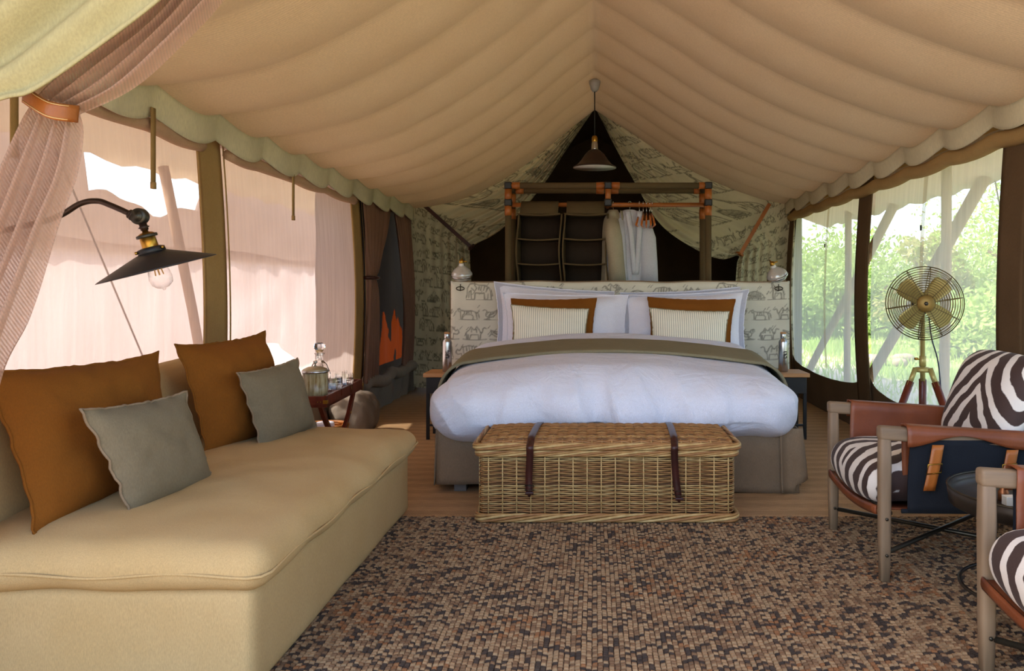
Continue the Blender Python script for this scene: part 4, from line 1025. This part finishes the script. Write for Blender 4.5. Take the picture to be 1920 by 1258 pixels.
# ------------------------------------------------------------------ butler tray table and what stands on it
tn, tf = 4.42, 5.24
txr0, txr1 = P(613,0,tn).x, P(680,0,tf).x
TT = root('tray_table', 'mahogany butler tray table on curved folding legs beyond the sofa', 'tray table', (-1.66, 4.83, 0))
ang = math.atan2(txr1-txr0, tf-tn); MT = Matrix.Translation((txr0, tn, 0)) @ Matrix.Rotation(-ang, 4, 'Z')
TWd, TL_ = .46, (tf-tn)
zr = P(0,742,tn).z
def tb(a, b): m = MB(); m.box(a, b, M=MT); return m
tb((-TWd,0,zr-.065),(0,TL_,zr-.05)).build('tray_bottom', MAHOG, TT, smooth=False)
for a, b in (((-TWd,0,zr-.066),(0,.018,zr-.003)),((-TWd,TL_-.018,zr-.066),(0,TL_,zr)),((-.018,0,zr-.066),(0,TL_,zr)),((-TWd,0,zr-.066),(-TWd+.018,TL_,zr))):
    tb(a, b).build('tray_side', MAHOG, TT, smooth=False, bevel=.003)
for x, y in ((-.0,.0),(-.0,TL_)):
    m = MB(); m.box((x-.022,y-.003,zr-.045),(x+.003,y+.022,zr-.025), M=MT); m.build('brass_corner', BRASS, TT, smooth=False, bevel=.001)
for x in (-.035, -.05):
    m = MB(); m.box((x-.003,-.003,zr-.038),(x+.003,.002,zr-.032), M=MT); m.build('brass_screw', BRASS, TT, smooth=False)
for x in (-.035, -TWd+.035):
    for s_ in (0, 1):
        ya, yb = (TL_-.1, .12) if s_ == 0 else (.1, TL_-.12); xx = x-(.028 if s_ else 0)
        pts = spline([(xx, ya, zr-.07), (xx, ya+(yb-ya)*.22, zr-.2), (xx, ya+(yb-ya)*.6, .2), (xx, yb, 0)], 20)
        m = MB(); dy = .022; vs = []
        for p in pts: vs += [MT @ Vector((p[0]-.012,p[1]-dy,p[2])), MT @ Vector((p[0]+.012,p[1]-dy,p[2])), MT @ Vector((p[0]+.012,p[1]+dy,p[2])), MT @ Vector((p[0]-.012,p[1]+dy,p[2]))]
        fs = [(i*4+k, i*4+(k+1) % 4, (i+1)*4+(k+1) % 4, (i+1)*4+k) for i in range(20) for k in range(4)]+[(3,2,1,0),(80,81,82,83)]
        m.add(vs, fs); lg = m.build('leg', MAHOG, TT, smooth=False, bevel=.003)
        m = MB(); p = pts[6]; m.lathe([(.009,0),(.009,.003),(0,.004)], 14, Matrix.Translation(MT @ Vector((p[0]+.012,p[1],p[2]))) @ Matrix.Rotation(PI/2, 4, 'Y')); m.build('brass_pin', BRASS, lg)
TZ = zr-.05
def shell_mat():
    m, N, L, b = newmat('shell_veneer'); b.inputs['Roughness'].default_value = .25
    n = noise_n(N, L, mapping(N, L, (40,40,5)), 1.5, 4, .6)
    L.new(mixc(N, L, ramp(N, L, n, .35, .65), lin((176,166,132)), lin((120,98,56))), b.inputs['Base Color']); return m
def onT(px, py, Y):
    return Matrix.Translation((P(px,0,Y).x, Y, TZ))
BM = onT(591, 0, 4.56)
IB = root('ice_bucket', 'shell-clad ice bucket with a domed metal lid on the tray', 'ice bucket', tuple(BM.translation))
mb = MB(); mb.lathe([(0,0),(.066,0),(.069,.004),(.069,.165)], 36, BM); mb.build('body', shell_mat(), IB)
mb = MB(); mb.lathe([(.071,.163),(.074,.166),(.074,.176),(.070,.178)], 36, BM); mb.build('rim', STEEL, IB)
mb = MB(); mb.lathe([(.071,.177),(.066,.184),(.04,.196),(.012,.2),(.0,.2)], 36, BM); ld = mb.build('lid', plain('brushed_lid', (196,182,150), .35, metal=.7), IB)
m2 = MB(); m2.lathe([(.008,.199),(.005,.208),(.008,.216),(.013,.222),(.011,.23),(0,.232)], 20, BM); m2.build('knob', STEEL, ld)
CRY = glass('crystal', (1,1,1,1), .0, 1.5)
DM = onT(599, 0, 4.86) @ Matrix.Scale(1.25, 4)
DC = root('decanter', 'cut crystal decanter with faceted stopper behind the ice bucket', 'decanter', tuple(DM.translation))
mb = MB(); mb.lathe([(0,.002),(.05,0),(.056,.02),(.054,.1),(.036,.145),(.018,.165),(.018,.19),(.026,.2),(.022,.2),(.014,.188),(.014,.165),(.03,.142),(.048,.098),(.05,.02),(0,.014)], 16, DM, flute=.03, nf=8); mb.build('bottle', CRY, DC, smooth=False)
mb = MB(); mb.lathe([(0,.175),(.012,.176),(.012,.202),(.018,.212),(.03,.228),(.026,.246),(.012,.252),(0,.252)], 8, DM); mb.build('stopper', CRY, DC, smooth=False)
for px, Y, lab in ((624,4.72,'cut crystal tumbler in front on the tray'), (645,4.94,'cut crystal tumbler nearest the tray corner'), (634,5.1,'cut crystal tumbler at the back of the tray')):
    GM = onT(px, 0, Y) @ Matrix.Scale(1.28, 4)
    mb = MB(); mb.lathe([(0,0),(.036,0),(.041,.012),(.040,.04),(.044,.06),(.043,.092),(.040,.092),(.04,.06),(.036,.03),(.034,.016),(0,.014)], 24, GM, flute=.035, nf=8)
    tag(mb.build('tumbler', CRY, smooth=False), lab, 'glass', 'crystal tumblers')
# basket under the table, canvas bundle
BK = root('wicker_basket', 'small orange wicker basket on the floor under the tray table', 'basket', (-1.84,5.45,0))
WKO = plain('orange_cane', (196,126,54), .5, (150,86,34), 30)
for k in range(11):
    r_ = .13+.02*k/10; mb = MB(); mb.tube([(-1.84+(r_+.004*math.cos(12*a+PI*(k % 2)))*math.cos(a), 5.45+(r_+.004*math.cos(12*a+PI*(k % 2)))*math.sin(a), .012+.019*k) for a in np.linspace(0, 2*PI, 73)[:-1]], .010, 6, closed=True); mb.build('weaver', WKO, BK)
mb = MB(); mb.lathe([(0,.004),(.125,.004),(.142,.19),(.13,.19),(.12,.01)], 24, Matrix.Translation((-1.84,5.45,0))); mb.build('liner', WKO, BK)
mb = MB(); mb.tube([(-1.84+.15*math.cos(a), 5.45+.15*math.sin(a), .215) for a in np.linspace(0, 2*PI, 33)[:-1]], .012, 8, closed=True); mb.build('rim', WKO, BK)
mb = MB(); mb.lathe([(0,.03),(.06,.03),(.062,.23),(.055,.24),(.02,.242),(.018,.232),(0,.232)], 24, Matrix.Translation((-1.83,5.43,0))); tag(mb.build('paper_roll', WHITE), 'white roll standing inside the orange basket', 'paper roll')
def bund(p, h): return p*(1+.16*nz(p.x*6, p.y*6, p.z*6)+.06*nz(p.x*15, p.y*15, p.z*15))
mb = MB(); mb.puff((-1.87,6.25,.17), (.3,.55,.34), (.12,.2,.15), (20,26,16), bund); tag(mb.build('canvas_bundle', GREYCAN), 'bunched grey canvas slumped at the foot of the left wall', 'canvas bundle')

# ------------------------------------------------------------------ pedestal fan
FN = root('tripod_fan', 'brass-caged fan on a mahogany tripod by the right mesh wall', 'fan', (1.886,4.6,0), math.radians(-17))
HZ = 1.064; HY = -.1; RC = .206
def ringp(r, y, n=48): return [(r*math.cos(a), HY+y, HZ+r*math.sin(a)) for a in np.linspace(0, 2*PI, n+1)[:-1]]
CAGE = plain('aged_brass_wire', (120,104,66), .4, (96,80,48), metal=.8)
for nm, sg, dep in (('front_grille', -1, .085), ('rear_grille', 1, .085)):
    mb = MB()
    for k in range(13):
        r = .05+(RC-.05)*k/12; mb.tube(ringp(r, sg*dep*math.sqrt(max(0, 1-(r/RC)**2.6))), .0018 if k < 12 else .003, 5, closed=True)
    for k in range(10):
        a = 2*PI*k/10+.16
        mb.tube([(r*math.cos(a), HY+sg*(dep*math.sqrt(max(0, 1-(r/RC)**2.6))+.002), HZ+r*math.sin(a)) for r in np.linspace(.045, RC, 12)], .0022, 5)
    mb.build(nm, CAGE, FN, w=False)
MX = Matrix.Translation((0,HY,HZ)) @ Matrix.Rotation(PI/2, 4, 'X')
mb = MB(); mb.lathe([(0,.1),(.02,.1),(.042,.094),(.047,.086),(.047,.08)], 32, MX); bd = mb.build('badge', plain('aged_badge', (150,124,66), .5, (128,102,50), metal=.5), FN, w=False)
m2 = MB(); m2.lathe([(0,.103),(.012,.102),(.012,.1)], 6, MX); m2.build('badge_emblem', GUN, bd, w=False)
mb = MB(); mb.lathe([(0,.03),(.03,.028),(.036,.0),(.03,-.02)], 24, MX); mb.build('hub', BRASS_P, FN, w=False)
for k in range(4):
    a0 = PI/4+k*PI/2+.06; mb = MB()
    def bl(u, v):
        r = .02+.148*v; wdt = .036+.022*math.sin(min(1, v*1.25)*PI/2); wdt *= math.sqrt(max(0.02, 1-max(0, (v-.82)/.18)**2))
        s_ = (u-.5)*2*wdt; tw = .55-.2*v
        a = a0; x = r*math.cos(a)-s_*math.cos(tw)*math.sin(a); z = r*math.sin(a)+s_*math.cos(tw)*math.cos(a)
        return (x, HY-.005+s_*math.sin(tw), HZ+z)
    mb.grid(bl, 8, 14); mb.build('blade', BRASS_P, FN, w=False, solid=.002)
mb = MB(); mb.lathe([(.03,-.02),(.05,-.03),(.062,-.05),(.064,-.12),(.05,-.15),(.02,-.16),(0,-.16)], 28, MX); mb.build('motor', GUN, FN, w=False)
mb = MB(); mb.tube([(0,0,.69),(0,0,.98),(0,0,1.02)], .013, 14); mb.tube([(0,0,.70),(0,0,.76)], .019, 14); pl = mb.build('pole', BRASS_P, FN, w=False)
m2 = MB(); m2.lathe([(0,0),(.012,.002),(.012,.014),(0,.016)], 12, Matrix.Translation((-.035,-.01,.735))); m2.tube([(-.035,-.01,.74),(0,0,.74)], .004, 6); m2.build('clamp_knob', BRASS, pl, w=False)
mb = MB(); mb.lathe([(0,.668),(.045,.668),(.05,.674),(.05,.69),(.03,.696),(0,.697)], 24); mb.build('tripod_hub', BRASS_P, FN, w=False)
for a in (math.radians(205), math.radians(325), math.radians(85)):
    ca, sa = math.cos(a), math.sin(a)
    mb = MB(); mb.tube([(ca*.045,sa*.045,.69),(ca*.085,sa*.085,.59)], .026, 4, flat=.7); mb.build('leg_bracket', BRASS_P, FN, w=False)
    mb = MB(); mb.tube([(ca*.075,sa*.075,.615),(ca*.2,sa*.2,.3),(ca*.31,sa*.31,0)], [.022,.022,.014], 8); mb.build('leg', MAHOG, FN, w=False)
mb = MB(); mb.tube(spline([(.035,.03,1.0),(.05,.02,.86),(.085,.02,.72),(.10,.02,.5),(.095,.04,.25),(.12,.1,.01)], 30), .004, 6); mb.build('power_cord', plain('blue_cord', (40,44,66), .5), FN, w=False)

# ------------------------------------------------------------------ zebra armchairs
ZS = zebra('zebra_hide_seat', 1.0, .55, -.55, 2*PI/.105, .02); ZB = zebra('zebra_hide_back', 1.15, 0, 1.0, 2*PI/.118, -.05)
WOODH = wood('weathered_oak_rail', (142,118,92), (112,92,72), .6, (2.2,26,26))
def armz(x): return .597-.065*x
def armchair(loc, label):
    r = root('armchair', label, 'armchair', loc, 0, 'zebra-print armchairs')
    W2 = .333
    for s_ in (-1, 1):
        y = s_*W2
        mb = MB(); mb.puff((0,y,.3), (.05,.052,.6), (.016,.016,.006), (6,6,4), lambda p, h: Vector((p.x*(.86+.14*(p.z+.3)/.6), p.y*(.86+.14*(p.z+.3)/.6), p.z))); lg = mb.build('front_leg', WOODG, r, w=False)
        for z, dx in ((.245,0),(.105,0)):
            m2 = MB(); m2.lathe([(0,.0),(.006,0),(.006,.004),(0,.005)], 10, Matrix.Translation((dx,y-.026,z)) @ Matrix.Rotation(PI/2, 4, 'X')); m2.build('bolt', GUN, lg, w=False)
        mb = MB(); mb.add([(x_, y+dy_, armz(x_)+dz_) for x_ in (-.0255,.725) for dy_, dz_ in ((-.0265,-.05),(.0265,-.05),(.0265,.004),(-.0265,.004))], [(0,1,2,3)[::-1],(4,5,6,7),(0,1,5,4),(1,2,6,5),(2,3,7,6),(3,0,4,7)]); mb.build('arm_rail', WOODH, r, w=False, bevel=.013, seg=3)
        mb = MB(); mb.tube([(.70,y,armz(.7)-.02),(.72,y,.3),(.76,y,0)], [.027,.027,.02], 10); mb.build('rear_leg', WOODG, r, w=False)
        # leather wrap over the arm: outer flap, top, inner panel
        def wrap(u, v):
            x = .075+.625*u; zt_ = armz(x)+.012
            flap = .055+.022*math.sin(PI*min(1, max(0, (u-.03)/.94)))*-1+.018*math.cos(u*2*PI*1.5)
            seq = [(1,-flap-.005,.040),(1,-.02,.040),(.75,.0,.030),(0,.004,0),(-.75,.0,-.030),(-1,-.02,-.038),(-1,-.08,-.04),(-1,-.16,-.046),(-1,-.24,-.05)]
            k = v*(len(seq)-1); i = min(int(k), len(seq)-2); f = k-i
            dz = seq[i][1]*(1-f)+seq[i+1][1]*f; dy = seq[i][2]*(1-f)+seq[i+1][2]*f
            return (x-s_*(.03*(v-.5)*(1 if u < .5 else 0) if v > .5 else 0), y+s_*dy+.003*nz(u*6, v*5), zt_+dz)
        mb = MB(); mb.grid(wrap, 30, 24); mb.build('leather_arm', LEATHER_B, r, w=False, solid=.005)
        mb = MB(); mb.grid(lambda u, v: (.092+.60*u-.012*(1-v)*(1-u), y+s_*(.026-.012*math.sin(PI*v)), .272+(armz(.3)-.30)*v), 14, 12); mb.build('side_panel', NAVY, r, w=False, solid=.005)
        mb = MB(); mb.tube([(.06,y+s_*.018,.275),(.7,y+s_*.018,.27)], .009, 8); mb.build('side_rod', NAVY, r, w=False)
        for xs_ in (.19, .475):
            mb = MB(); mb.grid(lambda u, v: (xs_-.022+.044*u-.035*(1-v), y+s_*(.044+.004*math.sin(PI*v)), .36+(armz(xs_)-.05-.36)*v), 3, 8); sp_ = mb.build('strap', LEATHER, r, w=False, solid=.005)
            xb = xs_-.018; zb_ = .445
            m2 = MB(); m2.tube([(xb-.03,y+s_*.052,zb_-.02),(xb+.026,y+s_*.052,zb_-.014),(xb+.03,y+s_*.052,zb_+.02),(xb-.024,y+s_*.052,zb_+.016)], .003, 6, closed=True); m2.build('buckle', BRASS, sp_, w=False)
    for a, b in (((0,-W2,.105),(.75,W2,.105)),((0,W2,.098),(.75,-W2,.098))):
        mb = MB(); mb.tube([a, b], .0095, 8); mb.build('cross_rod', GUN, r, w=False)
    mb = MB(); mb.tube([(.02,-W2,.262),(.02,W2,.262)], .012, 8); mb.build('front_rod', GUN, r, w=False)
    mb = MB(); mb.grid(lambda u, v: (-.02+.70*u, -.31+.62*v, .275-.03*math.sin(PI*v)-.03*u), 12, 12); mb.build('seat_sling', LEATHER_B, r, w=False, solid=.008)
    mb = MB(); mb.grid(lambda u, v: (-.022-.004*math.sin(PI*u), -.31+.62*v, .252+.034*u-.028*math.sin(PI*v)), 3, 12); mb.build('sling_edge', LEATHER_B, r, w=False, solid=.008)
    mb = MB(); mb.tube([(.70,-W2,.62),(.74,0,.64),(.70,W2,.62)], .018, 8); mb.build('back_rail', WOODG, r, w=False)
    mb = MB(); mb.grid(lambda u, v: (.60+.13*v, -.30+.6*u, .25+.4*v), 8, 8); mb.build('back_sling', LEATHER_B, r, w=False, solid=.006)
    def sd(p, h):
        u, v, w = p.x/h[0], p.y/h[1], p.z/h[2]
        z = p.z+(.028*(1-u*u)*(1-v*v) if w > 0 else -.035*(1-v*v)*abs(w))-.02*max(0, u)
        if u < -.6: z -= .014*(-u-.6)/.4
        return Vector((p.x-.02*(1-v*v)*max(0,-u), p.y, z))
    mb = MB(); mb.puff((.285,0,.372), (.64,.585,.155), (.075,.07,.0775), (26,26,12), sd); mb.build('seat_cushion', ZS, r, w=False)
    def bk(p, h):
        u, v, w = p.x/h[0], p.y/h[1], p.z/h[2]
        x = p.x*(1-.55*abs(w)**3)*(1-.3*abs(v)**3); ang = .34
        zz = p.z-.02*abs(v)**3*max(0, w)
        return Vector((x*math.cos(ang)+zz*math.sin(ang), p.y*(1-.03*max(0, w)), zz*math.cos(ang)-x*math.sin(ang)))
    mb = MB(); mb.puff((.565,0,.645), (.17,.56,.46), (.08,.09,.09), (10,26,22), bk); mb.build('back_cushion', ZB, r, w=False)
    return r
ac = armchair((1.125,3.44,.014), 'zebra-print armchair nearer the bed, navy side panel facing the camera')
dup(ac, (1.165,2.045,.014), 'zebra-print armchair cut off by the right edge in front of the side table')

# ------------------------------------------------------------------ round side table
TM = Matrix.Translation((1.545,2.74,0))
ST = root('side_table', 'round dark metal tray table between the two zebra armchairs', 'side table', (1.545,2.74,.014))
GD = plain('dark_bronze', (64,56,48), .35, (50,44,38), metal=.5); zt_ = .455
mb = MB(); mb.lathe([(0,zt_-.062),(.296,zt_-.062),(.305,zt_-.058),(.312,zt_),(.308,zt_+.002),(.303,zt_-.02),(.30,zt_-.045),(0,zt_-.045)], 64, TM); mb.build('tray_top', GD, ST)
mb = MB(); mb.tube([(1.545+.31*math.cos(a), 2.74+.31*math.sin(a), zt_) for a in np.linspace(0, 2*PI, 65)[:-1]], .004, 6, closed=True); mb.build('tray_rim', GUN, ST)
for a in (math.radians(205), math.radians(320), math.radians(75)):
    mb = MB(); mb.tube([(1.545+.27*math.cos(a), 2.74+.27*math.sin(a), zt_-.06), (1.545+.285*math.cos(a), 2.74+.285*math.sin(a), .014)], .014, 4); mb.build('leg', GD, ST, smooth=False)
mb = MB(); mb.tube([(1.545+.27*math.cos(a), 2.74+.27*math.sin(a), .12) for a in np.linspace(0, 2*PI, 49)[:-1]], .007, 6, closed=True); mb.build('ring_stretcher', GD, ST)
bx = P(1889,0,2.72); zb_ = zt_-.045
mb = MB(); mb.box((bx.x-.008,2.71,zb_),(bx.x+.03,2.745,zb_+.032)); tag(mb.build('small_box', CREAMPL, smooth=False, bevel=.002), 'tiny cream box on the round side table', 'box')
mb = MB(); mb.lathe([(0,0),(.018,0),(.018,.03),(.012,.04),(.014,.055),(.008,.07),(0,.072)], 14, Matrix.Translation((bx.x+.022,2.79,zb_))); tag(mb.build('copper_ornament', plain('copper', (150,92,54), .35, metal=.7)), 'small copper ornament behind the cream box on the side table', 'ornament')

# ------------------------------------------------------------------ outside: poles, ropes, rocks, trees, grass
def pole(a, b, r_, label, mat=POLE, grp='fly poles'):
    a, b = Vector(a), Vector(b); mb = MB(); mb.tube([a+(b-a)*t+Vector((0,.01*math.sin(t*7),0)) for t in np.linspace(0,1,8)], r_, 10)
    tag(mb.build('fly_pole', mat), label, 'pole', grp)
pole((3.05,11.6,-.16), (3.05,8.1,2.02), .05, 'slanting wooden pole beyond the far right mesh window')
pole((3.05,9.3,-.16), (3.05,6.2,2.05), .055, 'slanting wooden pole beyond the fan, rising to the upper right')
pole((2.95,9.35,-.16), (2.95,9.3,2.05), .04, 'upright pole beyond the far right mesh window')
pole((2.75,6.3,-.16), (2.75,6.25,2.1), .04, 'upright pole beyond the mesh just right of the fan')
for a, b, lab in (((3.1,6.2,2.0),(3.9,7.0,-.1),'thin dark guy rope beyond the right mesh window'), ((-3.1,4.6,1.95),(-3.05,5.6,.4),'thin guy rope outside the left mesh')):
    mb = MB(); mb.tube([a, b], .006, 5); tag(mb.build('guy_rope', BLACK), lab, 'rope', 'guy ropes')
LF = [plain('leaf_bright', (186,206,120), .7, (156,186,92), .6), plain('leaf_mid', (166,186,112), .7, (132,158,84), .6), plain('leaf_dry', (168,160,110), .8, (140,128,84), .6)]
for m_ in LF:
    N, L = m_.node_tree.nodes, m_.node_tree.links; b = N['Principled BSDF']
    t = N.new('ShaderNodeBsdfTranslucent'); t.inputs[0].default_value = lin((180,206,90)); mx = N.new('ShaderNodeMixShader'); mx.inputs[0].default_value = .35
    L.new(b.outputs[0], mx.inputs[1]); L.new(t.outputs[0], mx.inputs[2]); L.new(mx.outputs[0], N['Material Output'].inputs[0])
BARK = wood('bark', (120,98,76), (90,72,56), .9)
def tree(label, x, y, h, rx, rz, nclus, nleaf, mi, stems=3, ls=.09, low=.25, seed=0):
    R = np.random.RandomState(seed); z0 = -.16
    t = root('tree' if stems < 4 else 'bush', label, 'tree' if stems < 4 else 'bush', (x, y, z0), group='trees and bushes outside the right wall')
    cl = []
    for k in range(nclus):
        a = R.rand()*2*PI; q = math.sqrt(R.rand()); hh = low+(1-low)*R.rand()
        cl.append((x+rx*q*math.cos(a), y+rx*q*math.sin(a), z0+h-rz+rz*(hh-low)/(1-low)*1.0*(1-.45*q*q)))
    mb = MB()
    for k in range(stems):
        a = 2*PI*k/stems+R.rand(); tip = cl[k % nclus]
        mb.tube(spline([(x+.05*math.cos(a), y+.05*math.sin(a), z0-.05), (x+(tip[0]-x)*.35, y+(tip[1]-y)*.35, z0+(tip[2]-z0)*.55), tip], 6), [.09*h/4,.085*h/4,.075*h/4,.06*h/4,.05*h/4,.035*h/4,.02*h/4], 7)
    mb.build('trunk', BARK, t)
    cl = np.array(cl); ci = R.randint(0, nclus, nleaf); d = R.normal(size=(nleaf,3)); d *= (R.rand(nleaf)**.4/np.linalg.norm(d, axis=1))[:,None]
    cr = rx*.42; P0 = cl[ci]+d*[cr, cr, min(cr, rz*.45)]
    P0[:,2] = np.maximum(P0[:,2], z0+.02)
    n1 = R.normal(size=(nleaf,3)); n1 /= np.linalg.norm(n1, axis=1)[:,None]; n2 = np.cross(n1, R.normal(size=(nleaf,3))); n2 /= np.linalg.norm(n2, axis=1)[:,None]
    s_ = ls*(.6+.8*R.rand(nleaf))[:,None]
    V = np.stack([P0-n1*s_, P0+n2*s_*.45, P0+n1*s_, P0-n2*s_*.45], 1).reshape(-1,3)
    mb = MB(); mb.v = V.tolist(); mb.f = [(4*i,4*i+1,4*i+2,4*i+3) for i in range(nleaf)]; mb.m = [0]*nleaf
    mb.build('foliage', LF[mi], t, smooth=False, kind='stuff')
tree('feathery green acacia tree filling the upper right window', 10.6, 16.5, 5.6, 2.8, 3.4, 40, 24000, 0, 3, .05, .1, 1)
tree('pale acacia tree standing farther back at the right', 17.5, 25, 6.2, 3.6, 3.4, 36, 15000, 0, 3, .08, .1, 2)
tree('rounded green bush at the left of the far mesh window', 5.4, 21, 1.8, 1.0, 1.6, 22, 8000, 1, 5, .06, .05, 3)
tree('broad green bush beside the slanting pole', 7.2, 21.5, 2.2, 1.2, 2.0, 26, 9000, 1, 5, .065, .05, 4)
tree('dry brownish shrub behind the fan', 7.7, 18.4, 2.6, .9, 2.2, 20, 3000, 2, 5, .09, .05, 5)
tree('low bright green bush right of the fan', 7.6, 14.2, 1.5, 1.4, 1.5, 20, 6000, 0, 6, .075, .05, 6)
tree('bright green bush below the acacia', 9.6, 15.0, 1.9, 1.6, 1.9, 20, 7000, 0, 6, .08, .05, 7)
tree('distant dense green thicket behind the bushes', 11.2, 29, 3.2, 4.0, 3.2, 30, 16000, 1, 6, .1, .05, 8)
tree('distant low thicket near the tent corner', 6.0, 30, 2.5, 3.2, 2.4, 30, 14000, 1, 6, .1, .05, 9)
for k, (x, y, s_) in enumerate(((4.45,13.2,.16),(4.8,13.6,.2),(5.1,13.4,.14),(5.4,14.0,.18),(5.0,14.3,.15))):
    mb = MB(); mb.puff((x,y,-.16+s_*.4), (s_*1.8,s_*1.4,s_), (s_*.6,s_*.5,s_*.4), (10,10,8), lambda p, h: p*(1+.25*nz(p.x*4+k, p.y*4, p.z*4)))
    tag(mb.build('rock', plain('pale_rock', (180,160,136), .9, (146,130,110), 5, bs=.5, bscale=20)), ('leftmost pale rock of the small heap outside the far right window', 'largest pale rock of the small heap outside the right window', 'smallest front rock of the heap outside the right window', 'rightmost pale rock of the heap outside the right window', 'rearmost pale rock of the heap outside the right window')[k], 'rock', 'pale rocks outside the right wall')
R = np.random.RandomState(4); ng = 16000
gx = R.uniform(2.6, 14, ng); gy = R.uniform(7.5, 26, ng); gh = R.uniform(.05, .22, ng); ga = R.rand(ng)*2*PI; gl = R.normal(0, .06, (ng,2))
Vg = np.stack([np.c_[gx-.015*np.cos(ga), gy-.015*np.sin(ga), np.full(ng,-.165)], np.c_[gx+.015*np.cos(ga), gy+.015*np.sin(ga), np.full(ng,-.165)], np.c_[gx+gl[:,0], gy+gl[:,1], -.16+gh]], 1).reshape(-1,3)
mb = MB(); mb.v = Vg.tolist(); mb.f = [(3*i,3*i+1,3*i+2) for i in range(ng)]; mb.m = [0]*ng
tag(mb.build('grass_blades', LF[0], smooth=False), 'short green grass growing outside the right mesh wall', 'grass', kind='stuff')
